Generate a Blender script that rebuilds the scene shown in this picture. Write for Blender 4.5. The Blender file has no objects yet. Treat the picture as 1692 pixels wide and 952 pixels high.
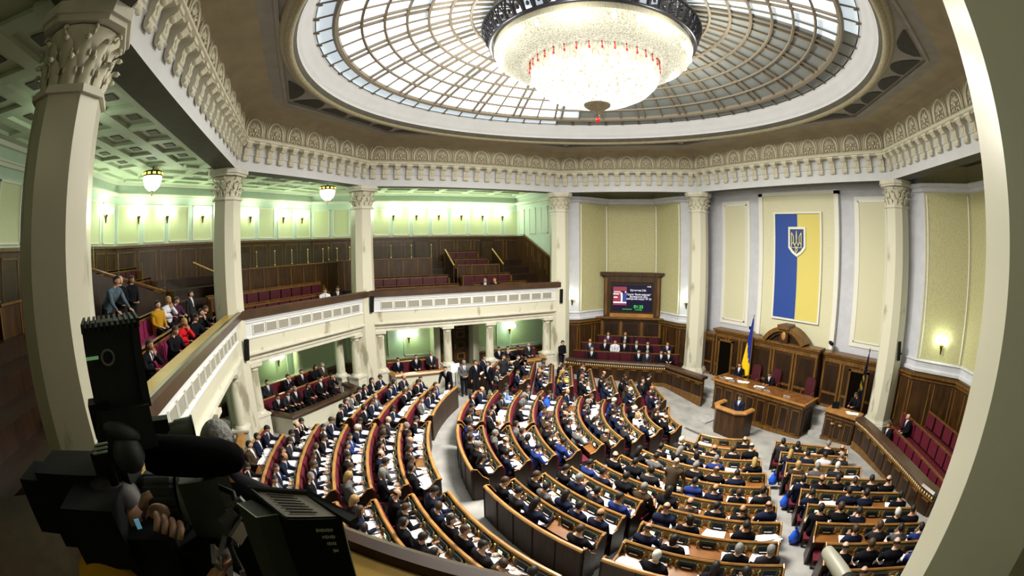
import bpy, bmesh, math, random
import numpy as np
from mathutils import Vector, Matrix
from mathutils.bvhtree import BVHTree
SC = bpy.context.scene
COL = SC.collection
PI = math.pi
rnd = random.Random(7)

# ---------------- camera (fisheye lens, equisolid) ----------------
CP = Vector((10.25, -7.63, 6.88))
YAW, PITCH, ROLL = -1.129057, 0.0961972, -0.0063820
fw = Vector((math.sin(YAW)*math.cos(PITCH), math.cos(YAW)*math.cos(PITCH), -math.sin(PITCH)))
rt = Vector((math.cos(YAW), -math.sin(YAW), 0)); up = rt.cross(fw)
r2 = rt*math.cos(ROLL)+up*math.sin(ROLL); u2 = -rt*math.sin(ROLL)+up*math.cos(ROLL)
cam = bpy.data.cameras.new('camera'); cam_o = bpy.data.objects.new('camera', cam); COL.objects.link(cam_o)
M = Matrix.Identity(4)
for i in range(3):
    M[i][0] = r2[i]; M[i][1] = u2[i]; M[i][2] = -fw[i]; M[i][3] = CP[i]
cam_o.matrix_world = M
cam.type = 'PANO'; cam.sensor_width = 36.0; cam.sensor_fit = 'HORIZONTAL'
cc = cam.cycles if hasattr(cam, 'cycles') else cam
cc.panorama_type = 'FISHEYE_EQUISOLID'; cc.fisheye_lens = 742.2/1692*36; cc.fisheye_fov = 2*PI*0.99
cam.clip_start = 0.05; cam.clip_end = 200
SC.camera = cam_o

# ---------------- world, exposure, big lights ----------------
w = bpy.data.worlds.new('world'); SC.world = w; w.use_nodes = True
w.node_tree.nodes['Background'].inputs[0].default_value = (0.75, 0.82, 1.0, 1)
w.node_tree.nodes['Background'].inputs[1].default_value = 0.25
SC.view_settings.view_transform = 'Standard'
try: SC.view_settings.look = 'None'
except Exception: pass
SC.view_settings.gamma = 1.0; SC.view_settings.use_curve_mapping = False
SC.view_settings.exposure = 0.16
SC.cycles.max_bounces = 6; SC.cycles.diffuse_bounces = 3; SC.cycles.glossy_bounces = 2
SC.cycles.transmission_bounces = 4; SC.cycles.transparent_max_bounces = 6
SC.cycles.use_denoising = True
SC.cycles.caustics_reflective = False; SC.cycles.caustics_refractive = False
SC.cycles.sample_clamp_indirect = 6.0
SKY_LIT, SKY_DIM, SKY_DARK = 1.8, 0.62, 0.035      # pane glow standing in for the daylight above: lit, dim, dark
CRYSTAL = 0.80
GALLERY_W, SCONCE_W, LOGE_W = 55.0, 30.0, 42.0   # lamp powers

def lamp(name, kind, loc, power, color=(1, 1, 1), size=0.2, rot=None, size_y=None):
    l = bpy.data.lights.new(name, kind); l.energy = power; l.color = color
    if kind == 'AREA':
        l.shape = 'DISK' if size_y is None else 'RECTANGLE'; l.size = size
        if size_y: l.size_y = size_y
    else: l.shadow_soft_size = size
    o = bpy.data.objects.new(name, l); COL.objects.link(o); o.location = loc
    if rot: o.rotation_euler = rot
    return o
# light of the chandelier bulbs
lamp('chandelier_glow', 'AREA', (0, 0, 10.4), 3100, (1.0, 0.94, 0.82), 3.0)
for q in range(8): lamp('chandelier_bulb', 'POINT', (3.7*math.cos(q*PI/4), 3.7*math.sin(q*PI/4), 12.3), 230, (1.0, 0.95, 0.82), 0.3)

# ---------------- materials ----------------
MATS = {}
def mat(name, col, rough=0.6, metal=0.0, var=0.0, scale=6.0, emit=0.0, col2=None, stretch=(1, 1, 1), detail=4.0, ramp=(0.35, 0.65), bump=0.0, spec=0.4, kind='noise', alpha=None, trans=0.0):
    if name in MATS: return MATS[name]
    m = bpy.data.materials.new(name); m.use_nodes = True; nt = m.node_tree; N = nt.nodes; L = nt.links
    b = N['Principled BSDF']
    b.inputs['Base Color'].default_value = (*col, 1); b.inputs['Roughness'].default_value = rough; b.inputs['Metallic'].default_value = metal
    b.inputs['Specular IOR Level'].default_value = spec
    if trans: b.inputs['Transmission Weight'].default_value = trans
    if alpha is not None: b.inputs['Alpha'].default_value = alpha
    if var or col2:
        tc = N.new('ShaderNodeTexCoord'); mp = N.new('ShaderNodeMapping'); mp.inputs['Scale'].default_value = stretch
        L.new(tc.outputs['Object'], mp.inputs[0])
        if kind == 'noise':
            t = N.new('ShaderNodeTexNoise'); t.inputs['Scale'].default_value = scale; t.inputs['Detail'].default_value = detail; out = t.outputs['Fac']
        elif kind == 'voronoi':
            t = N.new('ShaderNodeTexVoronoi'); t.inputs['Scale'].default_value = scale; out = t.outputs['Distance']
        else:
            t = N.new('ShaderNodeTexWave'); t.inputs['Scale'].default_value = scale; t.inputs['Distortion'].default_value = 9; t.inputs['Detail'].default_value = detail; out = t.outputs['Fac']
        L.new(mp.outputs[0], t.inputs[0])
        r = N.new('ShaderNodeValToRGB'); r.color_ramp.elements[0].position = ramp[0]; r.color_ramp.elements[1].position = ramp[1]
        c2 = col2 if col2 else tuple(max(0, c*(1-var)) for c in col)
        r.color_ramp.elements[0].color = (*c2, 1); r.color_ramp.elements[1].color = (*col, 1)
        L.new(out, r.inputs[0]); L.new(r.outputs[0], b.inputs['Base Color'])
        if emit: L.new(r.outputs[0], b.inputs['Emission Color'])
        if bump:
            bp = N.new('ShaderNodeBump'); bp.inputs['Strength'].default_value = bump; bp.inputs['Distance'].default_value = 0.02
            L.new(out, bp.inputs['Height']); L.new(bp.outputs[0], b.inputs['Normal'])
    elif emit: b.inputs['Emission Color'].default_value = (*col, 1)
    if emit: b.inputs['Emission Strength'].default_value = emit
    MATS[name] = m; return m
WOOD = mat('walnut_wood', (0.056, 0.024, 0.0064), 0.38, var=0.55, scale=2.2, stretch=(3, 3, .5), detail=6)
WOODL = mat('oak_frame_wood', (0.165, 0.078, 0.018), 0.35, var=0.45, scale=2.5, stretch=(3, 3, .6), detail=6)
DARKW = mat('dark_stained_wood', (0.027, 0.012, 0.005), 0.35, var=0.5, scale=2.5, stretch=(3, 3, .6))
RAILW = mat('varnished_rail_wood', (0.42, 0.20, 0.052), 0.34, var=0.35, scale=3, spec=0.6)
DESKW = mat('desk_top_wood', (0.22, 0.085, 0.02), 0.25, var=0.35, scale=3, spec=0.6)
BALRAIL = mat('balcony_rail_wood', (0.060, 0.026, 0.010), 0.35, var=0.4, scale=2, spec=0.7)
LEDGE = mat('polished_ledge_wood', (0.50, 0.31, 0.065), 0.30, var=0.3, scale=1.2, spec=0.5)
MARBLE = mat('cream_marble', (0.60, 0.585, 0.48), 0.28, scale=1.6, col2=(0.36, 0.33, 0.25), ramp=(0.34, 0.40), detail=8, stretch=(1, 1, .35))
STONE = mat('pale_stone', (0.66, 0.64, 0.55), 0.5, var=0.12, scale=3, detail=6)
PLASTER = mat('white_plaster', (0.66, 0.675, 0.72), 0.6, var=0.05, scale=2)
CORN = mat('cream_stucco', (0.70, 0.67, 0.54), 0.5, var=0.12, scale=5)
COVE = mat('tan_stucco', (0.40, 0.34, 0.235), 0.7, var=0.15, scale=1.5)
BLUEW = mat('bluish_white_plaster', (0.55, 0.56, 0.63), 0.6, var=0.08, scale=3)
CREAM = mat('cream_damask_panel', (0.64, 0.62, 0.44), 0.6, var=0.07, scale=30, ramp=(.45, .55))
NICHE = mat('olive_cream_plaster', (0.46, 0.44, 0.24), 0.65, var=0.10, scale=12, ramp=(.45, .55))
GREENW = mat('pale_green_plaster', (0.54, 0.66, 0.58), 0.6, var=0.05, scale=3)
GREENP = mat('yellow_green_panel', (0.60, 0.64, 0.42), 0.6, var=0.06, scale=20)
LOGEG = mat('sage_green_panel', (0.50, 0.57, 0.42), 0.6, var=0.08, scale=14)
FRAME = mat('white_moulding', (0.72, 0.72, 0.66), 0.45)
CEILG = mat('gallery_ceiling_plaster', (0.52, 0.60, 0.46), 0.6, var=0.08, scale=2)
CEIL = mat('grey_ceiling_plaster', (0.33, 0.32, 0.29), 0.7, var=0.15, scale=2)
ORNA = mat('dark_painted_ornament', (0.03, 0.028, 0.024), 0.6, scale=9, col2=(0.20, 0.19, 0.16), kind='voronoi', ramp=(0.10, 0.16))
SOFF = mat('shadow_brown_soffit', (0.085, 0.08, 0.06), 0.7, var=0.2, scale=3)  # brown darkened further to hold the shadow under the beam
ROPE = mat('gilt_rope_moulding', (0.42, 0.37, 0.24), 0.4, var=0.4, scale=25)
FLOOR = mat('grey_carpet', (0.33, 0.325, 0.315), 0.9, scale=1.4, col2=(0.21, 0.21, 0.21), detail=10, ramp=(.3, .62))
STEP = mat('grey_stone_step', (0.40, 0.40, 0.40), 0.6, var=0.2, scale=5)
STEPD = mat('dark_step_edge', (0.10, 0.10, 0.10), 0.6)
RED = mat('crimson_upholstery', (0.105, 0.003, 0.017), 0.7, var=0.25, scale=8)
PURP = mat('magenta_plush', (0.20, 0.004, 0.055), 0.75, var=0.3, scale=7)
MAROON = mat('maroon_leather', (0.060, 0.006, 0.014), 0.4, var=0.3, scale=8)
BRASS = mat('brass', (0.62, 0.50, 0.20), 0.25, metal=0.9)
BACKW = mat('dark_brown_back_wood', (0.050, 0.026, 0.014), 0.5, var=0.4, scale=2.5, stretch=(3, 3, .6))
BRONZE = mat('bronze_grille', (0.36, 0.25, 0.09), 0.4, metal=0.3, col2=(0.05, 0.035, 0.015), scale=45, kind='voronoi', ramp=(.2, .5))
BLACK = mat('black_plastic', (0.006, 0.007, 0.007), 0.6, spec=0.15)
FOAM = mat('black_foam', (0.004, 0.004, 0.005), 0.95, spec=0.05, var=0.4, scale=60)
GREYM = mat('grey_vent_mesh', (0.30, 0.29, 0.25), 0.7, col2=(0.18, 0.17, 0.15), scale=60, kind='voronoi', ramp=(.2, .4))
CONS = mat('green_black_console', (0.022, 0.028, 0.022), 0.4)
SILV = mat('silver_metal', (0.65, 0.65, 0.66), 0.25, metal=0.8)
PAPER = mat('white_paper', (0.82, 0.82, 0.86), 0.8)
GLOBE = mat('lit_milk_glass', (0.95, 1.0, 0.84), 0.3, emit=11.0)
GLOBEW = mat('lit_white_bowl', (1.0, 1.0, 0.93), 0.3, emit=4.5)
IRON = mat('dark_iron', (0.022, 0.022, 0.028), 0.35, metal=0.7)
GLASS = mat('clear_glass', (0.05, 0.06, 0.05), 0.02, alpha=0.15)
REDG = mat('red_crystal', (0.55, 0.02, 0.02), 0.15, emit=0.25)
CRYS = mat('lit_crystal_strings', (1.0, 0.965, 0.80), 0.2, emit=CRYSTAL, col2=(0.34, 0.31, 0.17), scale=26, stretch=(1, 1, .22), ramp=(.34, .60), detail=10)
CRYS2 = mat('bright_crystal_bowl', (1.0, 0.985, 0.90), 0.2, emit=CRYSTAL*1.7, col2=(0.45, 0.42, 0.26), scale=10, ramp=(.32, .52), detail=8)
CRYSD = mat('dim_crystal_strings', (0.60, 0.57, 0.38), 0.2, emit=0.3, col2=(0.26, 0.24, 0.13), scale=30, stretch=(1, 1, .15), ramp=(.35, .6))  # same crystal with less lamp glow put into colour and emission
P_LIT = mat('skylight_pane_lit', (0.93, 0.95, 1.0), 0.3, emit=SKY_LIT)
P_MID = mat('skylight_pane_dim', (0.62, 0.72, 0.80), 0.3, emit=SKY_DIM)  # same glass with less daylight put into its colour and glow
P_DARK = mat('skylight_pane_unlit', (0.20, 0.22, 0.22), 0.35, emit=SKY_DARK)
BAR = mat('skylight_bars', (0.20, 0.17, 0.125), 0.5)
SUITS = dict(black=mat('black_suit', (0.007, 0.007, 0.010), 0.9, spec=.1), navy=mat('navy_suit', (0.010, 0.014, 0.034), 0.9, spec=.1),
    charcoal=mat('charcoal_suit', (0.022, 0.022, 0.027), 0.9, spec=.1), blue=mat('blue_suit', (0.018, 0.035, 0.16), 0.9, spec=.1),
    grey=mat('grey_suit', (0.10, 0.10, 0.105), 0.9, spec=.1), brown=mat('brown_suit', (0.05, 0.034, 0.022), 0.9, spec=.1),
    red=mat('red_jacket', (0.50, 0.012, 0.018), 0.8, spec=.1), white=mat('white_shirt', (0.62, 0.62, 0.70), 0.8, spec=.1),
    yellow=mat('yellow_top', (0.55, 0.42, 0.03), 0.8, spec=.1), plum=mat('plum_suit', (0.06, 0.018, 0.045), 0.9, spec=.1),
    camouflage=mat('camouflage_cloth', (0.20, 0.20, 0.10), 0.9, spec=.1, col2=(0.035, 0.045, 0.02), scale=12, ramp=(.45, .5)),
    lightblue=mat('light_blue_shirt', (0.22, 0.36, 0.70), 0.8, spec=.1), mustard=mat('mustard_sweater', (0.42, 0.22, 0.015), 0.9, spec=.1),
    denim=mat('denim_jacket', (0.10, 0.15, 0.20), 0.9, spec=.1, var=.4, scale=9))
SKINS = [mat('fair_skin', (0.52, 0.29, 0.19), 0.5), mat('tan_skin', (0.42, 0.22, 0.13), 0.5), mat('pale_skin', (0.60, 0.38, 0.28), 0.5)]
HAIRS = dict(dark=mat('dark_hair', (0.012, 0.009, 0.007), 0.6, var=.5, scale=45), brown=mat('brown_hair', (0.045, 0.024, 0.012), 0.6), grey=mat('grey_hair', (0.26, 0.26, 0.25), 0.7, var=.55, scale=45, bump=.6),
    white=mat('white_hair', (0.55, 0.54, 0.50), 0.7), blond=mat('blond_hair', (0.46, 0.31, 0.11), 0.6, var=.5, scale=45), red=mat('auburn_hair', (0.20, 0.06, 0.02), 0.6))
SHIRT = mat('white_shirt_cloth', (0.70, 0.70, 0.76), 0.8); TROU = mat('dark_trousers', (0.010, 0.010, 0.013), 0.9, spec=.1)
SHOE = mat('black_shoes', (0.01, 0.01, 0.01), 0.3); EYE = mat('dark_eyes', (0.02, 0.015, 0.01), 0.3); LIP = mat('lips', (0.35, 0.13, 0.10), 0.5)
TIES = [mat('dark_tie', (0.02, 0.02, 0.05), 0.6), mat('wine_tie', (0.16, 0.01, 0.02), 0.6), mat('blue_tie', (0.03, 0.07, 0.25), 0.6)]

for _n in ('lit_crystal_strings', 'bright_crystal_bowl', 'dim_crystal_strings'):
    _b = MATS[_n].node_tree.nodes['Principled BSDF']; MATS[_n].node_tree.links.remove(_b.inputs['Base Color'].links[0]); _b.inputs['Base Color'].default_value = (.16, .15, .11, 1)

# ---------------- mesh building ----------------
class MB:
    def __init__(s): s.v = []; s.f = []; s.m = []; s.sm = []; s.mats = []; s.cur = 0; s.smooth = False
    def mat(s, m):
        if m not in s.mats: s.mats.append(m)
        s.cur = s.mats.index(m); return s
    def face(s, idx): s.f.append(tuple(idx)); s.m.append(s.cur); s.sm.append(s.smooth)
    def pts(s, P):
        n = len(s.v); s.v += [tuple(p) for p in P]; return n
    def quad(s, a, b, c, d):
        n = s.pts((a, b, c, d)); s.face((n, n+1, n+2, n+3))
    def box(s, x0, x1, y0, y1, z0, z1):
        n = s.pts([(x, y, z) for z in (z0, z1) for y in (y0, y1) for x in (x0, x1)])
        for q in ((0, 2, 3, 1), (4, 5, 7, 6), (0, 1, 5, 4), (2, 6, 7, 3), (0, 4, 6, 2), (1, 3, 7, 5)): s.face([n+i for i in q])
    def obox(s, c, d, rz=0.0, tilt=0.0, R=None):
        if R is None: R = Matrix.Rotation(rz, 3, 'Z') @ Matrix.Rotation(tilt, 3, 'X')
        n = s.pts([Vector(c)+R @ Vector((x*d[0]/2, y*d[1]/2, z*d[2]/2)) for z in (-1, 1) for y in (-1, 1) for x in (-1, 1)])
        for q in ((0, 2, 3, 1), (4, 5, 7, 6), (0, 1, 5, 4), (2, 6, 7, 3), (0, 4, 6, 2), (1, 3, 7, 5)): s.face([n+i for i in q])
    def prism(s, poly, z0, z1, R=None, o=None):
        f = (lambda p: p) if R is None else (lambda p: Vector(o)+R @ Vector(p))
        k = len(poly); n = s.pts([f((x, y, z0)) for x, y in poly]+[f((x, y, z1)) for x, y in poly])
        s.face([n+i for i in range(k)][::-1]); s.face([n+k+i for i in range(k)])
        for i in range(k): j = (i+1) % k; s.face((n+i, n+j, n+k+j, n+k+i))
    def sweep(s, path, prof, closed=False, cap=True, ploop=True):
        """prof: (offset to the LEFT of travel, height) swept along a path of 3-D points, mitred"""
        P = [Vector(p) for p in path]; k = len(P); rings = []
        for i in range(k):
            d1 = (P[i]-P[i-1]) if (i > 0 or closed) else (P[1]-P[0])
            d2 = (P[(i+1) % k]-P[i]) if (i < k-1 or closed) else (P[-1]-P[-2])
            n1 = Vector((-d1.y, d1.x)).normalized(); n2 = Vector((-d2.y, d2.x)).normalized()
            b = (n1+n2).normalized(); sc = 1/max(.3, b.dot(n1))
            rings.append(s.pts([(P[i].x+b.x*o*sc, P[i].y+b.y*o*sc, P[i].z+h) for o, h in prof]))
        q = len(prof)
        for i in range(k if closed else k-1):
            a, b = rings[i], rings[(i+1) % k]
            for j in range(q if ploop else q-1):
                l = (j+1) % q; s.face((a+j, b+j, b+l, a+l))
        if cap and not closed and ploop:
            s.face([rings[0]+j for j in range(q)]); s.face([rings[-1]+j for j in range(q)][::-1])
    def tube(s, P, r, n=8, cap=True):
        P = [Vector(p) for p in P]; rings = []
        rr = r if isinstance(r, (list, tuple)) else [r]*len(P)
        for i, p in enumerate(P):
            d = (P[min(i+1, len(P)-1)]-P[max(i-1, 0)]).normalized()
            a = d.orthogonal().normalized() if i == 0 else (pa-d*pa.dot(d)).normalized()
            pa = a; b = d.cross(a)
            rings.append(s.pts([p+(a*math.cos(2*PI*t/n)+b*math.sin(2*PI*t/n))*rr[i] for t in range(n)]))
        for i in range(len(P)-1):
            for t in range(n): u = (t+1) % n; s.face((rings[i]+t, rings[i]+u, rings[i+1]+u, rings[i+1]+t))
        if cap: s.face([rings[0]+t for t in range(n)][::-1]); s.face([rings[-1]+t for t in range(n)])
    def lathe(s, prof, n=16, c=(0, 0, 0), a0=0, a1=2*PI, R=None, rf=None):
        full = abs(a1-a0-2*PI) < 1e-6; k = n if full else n+1; rings = []
        for r, z in prof:
            L = []
            for t in range(k):
                an = a0+(a1-a0)*t/n; r_ = r*(rf(an, z) if rf else 1)
                p = Vector((r_*math.cos(an), r_*math.sin(an), z))
                if R is not None: p = R @ p
                L.append(p+Vector(c))
            rings.append(s.pts(L))
        for i in range(len(prof)-1):
            for t in range(n): u = (t+1) % k; s.face((rings[i]+t, rings[i]+u, rings[i+1]+u, rings[i+1]+t))
    def ell(s, c, r, n=8, k=6, R=None):
        prof = [(math.sin(PI*i/k), -math.cos(PI*i/k)) for i in range(k+1)]
        rings = []
        for pr, z in prof:
            L = []
            for t in range(n):
                p = Vector((pr*math.cos(2*PI*t/n)*r[0], pr*math.sin(2*PI*t/n)*r[1], z*r[2]))
                if R is not None: p = R @ p
                L.append(p+Vector(c))
            rings.append(s.pts(L))
        for i in range(k):
            for t in range(n): u = (t+1) % n; s.face((rings[i]+t, rings[i]+u, rings[i+1]+u, rings[i+1]+t))
    def add(s, o, T=None):
        n = s.pts([(T @ Vector(v)) if T is not None else v for v in o.v])
        for f, m, sm in zip(o.f, o.m, o.sm):
            mm = o.mats[m]
            if mm not in s.mats: s.mats.append(mm)
            s.f.append(tuple(n+i for i in f)); s.m.append(s.mats.index(mm)); s.sm.append(sm)
    def mesh(s, name):
        me = bpy.data.meshes.new(name); me.from_pydata(s.v, [], s.f)
        for m in s.mats: me.materials.append(m)
        me.polygons.foreach_set('material_index', s.m); me.polygons.foreach_set('use_smooth', s.sm)
        bm = bmesh.new(); bm.from_mesh(me); bmesh.ops.delete(bm, geom=[v for v in bm.verts if not v.link_faces], context='VERTS'); bmesh.ops.recalc_face_normals(bm, faces=bm.faces); bm.to_mesh(me); bm.free()
        me.update(); return me
    def build(s, name, m=None, parent=None, loc=None, rz=0.0, world=False, **kw):
        """world=True: vertices are given in world space though the parent Empty stands elsewhere"""
        if m is not None: s.mats = [m]; s.m = [0]*len(s.m)
        if world and parent is not None:
            o0 = parent.location; s.v = [(x-o0.x, y-o0.y, z-o0.z) for x, y, z in s.v]
        o = bpy.data.objects.new(name, s.mesh(name)); COL.objects.link(o)
        if parent is not None: o.parent = parent
        if loc is not None: o.location = loc
        o.rotation_euler.z = rz
        for k, v in kw.items(): o[k] = v
        return o
def thing(name, loc, label, cat, rz=0.0, group=None):
    o = bpy.data.objects.new(name, None); COL.objects.link(o); o.location = loc; o.rotation_euler.z = rz
    o.empty_display_size = 0.2
    o['label'] = label; o['category'] = cat
    if group: o['group'] = group
    return o
def tag(o, label, cat, group=None):
    o['label'] = label; o['category'] = cat
    if group: o['group'] = group
    return o
def copy_tree(o, loc=None, rz=None, label=None, group=None, parent=None):
    c = o.copy(); COL.objects.link(c)
    if parent is not None: c.parent = parent
    if loc is not None: c.location = loc
    if rz is not None: c.rotation_euler.z = rz
    if label: c['label'] = label
    if group: c['group'] = group
    for ch in list(o.children): copy_tree(ch, parent=c)
    return c
ORD = ['', 'first', 'second', 'third', 'fourth', 'fifth', 'sixth', 'seventh', 'eighth', 'ninth', 'tenth', 'eleventh', 'twelfth', 'thirteenth', 'fourteenth', 'fifteenth', 'sixteenth', 'seventeenth', 'eighteenth', 'nineteenth', 'twentieth', 'twenty-first', 'twenty-second', 'twenty-third', 'twenty-fourth']

# ---------------- plan of the octagonal hall ----------------
A_, B_, a_, b_ = 11.0, 10.909, 5.671, 5.345
def octo(off):
    A2 = A_-off; B2 = B_-off; n = Vector((B_-b_, A_-a_)).normalized(); D = n.x*a_+n.y*B_-off
    a2 = (D-n.y*B2)/n.x; b2 = (D-n.x*A2)/n.y
    return dict(C0=(a2, -B2), C1=(-a2, -B2), C2=(-A2, -b2), C3=(-A2, b2), C4=(-a2, B2), C5=(a2, B2), C6=(A2, b2), C7=(A2, -b2))
KEYS = ['C0', 'C1', 'C2', 'C3', 'C4', 'C5', 'C6', 'C7']
V8 = octo(0)
SIDES = [(KEYS[i], KEYS[(i+1) % 8]) for i in range(8)]   # clockwise seen from above: interior on the RIGHT of travel
SIDENAME = {('C0', 'C1'): 'back', ('C1', 'C2'): 'back left', ('C2', 'C3'): 'left', ('C3', 'C4'): 'front left', ('C4', 'C5'): 'front', ('C5', 'C6'): 'front right', ('C6', 'C7'): 'right', ('C7', 'C0'): 'back right'}
HC = (0.2, 7.1)
def zf(x, y):
    r = math.hypot(x-HC[0], y-HC[1]); return min(0.0, max(-.91, -.91+(r-2)*.1046))
class Side:
    """local frame of one side: t along from first to second vertex, d outwards"""
    def __init__(s, k):
        s.k = k; p = Vector(V8[k[0]]); q = Vector(V8[k[1]]); s.p = p; s.L = (q-p).length; s.t = (q-p).normalized()
        s.n = Vector((-s.t.y, s.t.x))
        if s.n.dot(p) < 0: s.n = -s.n
        s.ang = math.atan2(s.t.y, s.t.x)
    def __call__(s, t, d, z): v = s.p+s.t*t+s.n*d; return (v.x, v.y, z)
    def mid(s): return s.L/2
SD = {k: Side(k) for k in SIDES}
# ================= STRUCTURE =================
def sector_sweep(mb, off_path, z, prof, seg, ploop=False):
    P = octo(off_path); path = [(*P[k], z) for k in KEYS]; k = len(path); R = []
    for i in (seg, (seg+1) % k):
        p = Vector(path[i]); d1 = p-Vector(path[i-1]); d2 = Vector(path[(i+1) % k])-p
        n1 = Vector((-d1.y, d1.x)).normalized(); n2 = Vector((-d2.y, d2.x)).normalized(); b = (n1+n2).normalized(); sc = 1/b.dot(n1)
        R.append(mb.pts([(p.x+b.x*o*sc, p.y+b.y*o*sc, z+h) for o, h in prof]))
    q = len(prof)
    for j in range(q if ploop else q-1): l = (j+1) % q; mb.face((R[0]+j, R[1]+j, R[1]+l, R[0]+l))

# floor: slopes down towards the rostrum
mb = MB(); rings = [0, 1, 2, 3, 4, 5, 6, 7, 8, 9, 10, 10.7, 12, 14, 17, 22]
for i in range(len(rings)-1):
    for t in range(48):
        a0 = 2*PI*t/48; a1 = 2*PI*(t+1)/48
        P = []
        for r, an in ((rings[i], a0), (rings[i+1], a0), (rings[i+1], a1), (rings[i], a1)):
            x = HC[0]+r*math.cos(an); y = HC[1]+r*math.sin(an); P.append((x, y, zf(x, y)))
        if i == 0: n = mb.pts([P[0], P[1], P[2]]); mb.face((n, n+1, n+2))
        else: mb.quad(*P)
mb.build('floor', FLOOR, kind='structure')

# ceiling with the round opening, cove, ring
mb = MB(); N = 192; OI = octo(2.12); OV = [Vector(OI[k]) for k in KEYS]
def octray(an, V):
    d = Vector((math.cos(an), math.sin(an)))
    best = 1e9
    for i in range(8):
        p, q = V[i], V[(i+1) % 8]; e = q-p; den = d.x*e.y-d.y*e.x
        if abs(den) < 1e-9: continue
        t = (p.x*e.y-p.y*e.x)/den; u = (p.x*d.y-p.y*d.x)/den
        if t > 0 and -1e-6 <= u <= 1+1e-6: best = min(best, t)
    return best
angs = sorted([2*PI*i/N for i in range(N)]+[math.atan2(v.y, v.x) % (2*PI) for v in OV])
for i in range(len(angs)):
    a0 = angs[i]; a1 = angs[(i+1) % len(angs)]
    r0 = max(8.5, octray(a0, OV)); r1 = max(8.5, octray(a1, OV))
    mb.quad((8.45*math.cos(a0), 8.45*math.sin(a0), 11.95), (r0*math.cos(a0), r0*math.sin(a0), 11.95), (r1*math.cos(a1), r1*math.sin(a1), 11.95), (8.45*math.cos(a1), 8.45*math.sin(a1), 11.95))
ceil = mb.build('ceiling', CEIL, kind='structure')
mb = MB()
for i in range(8): sector_sweep(mb, 0, 0, [(-2.12, 11.95), (-2.12, 11.88), (-2.02, 11.86), (-1.98, 11.93), (-1.62, 11.93)], i)
mb.build('ceiling_border', CEIL, ceil)
# dark painted lobes between the ring and the octagonal border
VA = [math.atan2(Vector(OI[k]).y, Vector(OI[k]).x) for k in KEYS]
for i, k in enumerate(SIDES):
    a0 = VA[i]; a1 = VA[(i+1) % 8]; da = (a1-a0+PI) % (2*PI)-PI
    diag = k in (('C1', 'C2'), ('C3', 'C4'), ('C5', 'C6'), ('C7', 'C0'))
    for u0, u1 in (((.02, .22), (.25, .48), (.52, .75), (.78, .98)) if diag else ((.015, .19), (.81, .985))):
        mb = MB(); Q = []
        for j in range(15):
            u = j/14; aa = a0+da*(u0+(u1-u0)*u); ro = octray(aa, OV)-.10; full = max(.01, ro-8.93)
            sh = math.sin(PI*max(.02, min(.98, u)))**.45; ri = ro-full*sh; Q.append((ri*math.cos(aa), ri*math.sin(aa), ro*math.cos(aa), ro*math.sin(aa)))
        for j in range(14):
            a, b = Q[j], Q[j+1]; mb.quad((a[0], a[1], 11.93), (a[2], a[3], 11.93), (b[2], b[3], 11.93), (b[0], b[1], 11.93))
        mb.build('painted_ornament', ORNA, ceil)
mb = MB(); mb.smooth = True
mb.mat(ROPE); mb.lathe([(8.86, 11.95), (8.84, 11.86), (8.74, 11.80), (8.70, 11.80)], 192)
mb.lathe([(8.70, 11.80), (8.66, 11.74), (8.58, 11.72), (8.50, 11.75), (8.47, 11.82)], 576, rf=lambda an, z: 1+0.0025*math.sin(an*288))
mb.mat(SOFF); mb.lathe([(8.47, 11.82), (8.42, 11.90), (8.40, 11.98)], 128)
mb.mat(PLASTER); mb.lathe([(8.40, 11.98), (8.42, 12.02), (8.36, 12.08), (8.30, 12.2), (8.20, 12.4), (8.10, 12.5), (8.08, 12.56), (8.02, 12.58)], 128)
mb.build('ceiling_ring', None, ceil)

# skylight: panes, bars, petals
win = MB(); win.smooth = False
HD = 1.6
def dome(r): return 12.75+HD*(1-(r/7.45)**2)
RR = [7.42, 6.80, 6.18, 5.56, 4.94, 4.32, 3.7, 3.08, 2.4, 1.6, 0.7]
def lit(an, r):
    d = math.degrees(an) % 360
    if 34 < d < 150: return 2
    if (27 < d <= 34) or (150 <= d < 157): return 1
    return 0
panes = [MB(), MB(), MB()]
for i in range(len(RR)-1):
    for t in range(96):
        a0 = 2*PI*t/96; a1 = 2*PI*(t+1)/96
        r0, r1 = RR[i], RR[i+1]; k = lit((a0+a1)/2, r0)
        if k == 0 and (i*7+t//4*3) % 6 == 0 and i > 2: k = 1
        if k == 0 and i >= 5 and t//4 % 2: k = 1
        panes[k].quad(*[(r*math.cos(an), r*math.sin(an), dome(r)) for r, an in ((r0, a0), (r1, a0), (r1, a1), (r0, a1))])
for t in range(64):
    a0 = 2*PI*(t+.04)/64; a1 = 2*PI*(t+.96)/64; k = lit((a0+a1)/2, 8)
    panes[1 if k == 0 else 2].quad(*[(r*math.cos(an), r*math.sin(an), z) for r, z, an in ((8.0, 12.60, a0), (7.56, 12.76, a0), (7.56, 12.76, a1), (8.0, 12.60, a1))])
mb = win; mb.mat(BAR)
for t in range(24):
    an = 2*PI*(t+.5)/24; c, s_ = math.cos(an), math.sin(an)
    for off in (-.15, .15):
        P = [(r*c-off*s_, r*s_+off*c, dome(r)-.05) for r in RR[:-2]]
        mb.tube(P, [.055]*len(P), 4)
    for r in RR[1:-2]: mb.obox((r*c, r*s_, dome(r)-.06), (.10, .30, .05), an)
    an = 2*PI*(t+1)/24; P = [(r*math.cos(an), r*math.sin(an), dome(r)-.05) for r in RR[:-2]]; mb.tube(P, [.035]*len(P), 4)
for r in RR[1:-1]:
    z = dome(r)-.06; mb.lathe([(r-.045, z), (r-.035, z-.06), (r+.035, z-.06), (r+.045, z), (r-.045, z)], 96)
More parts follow.
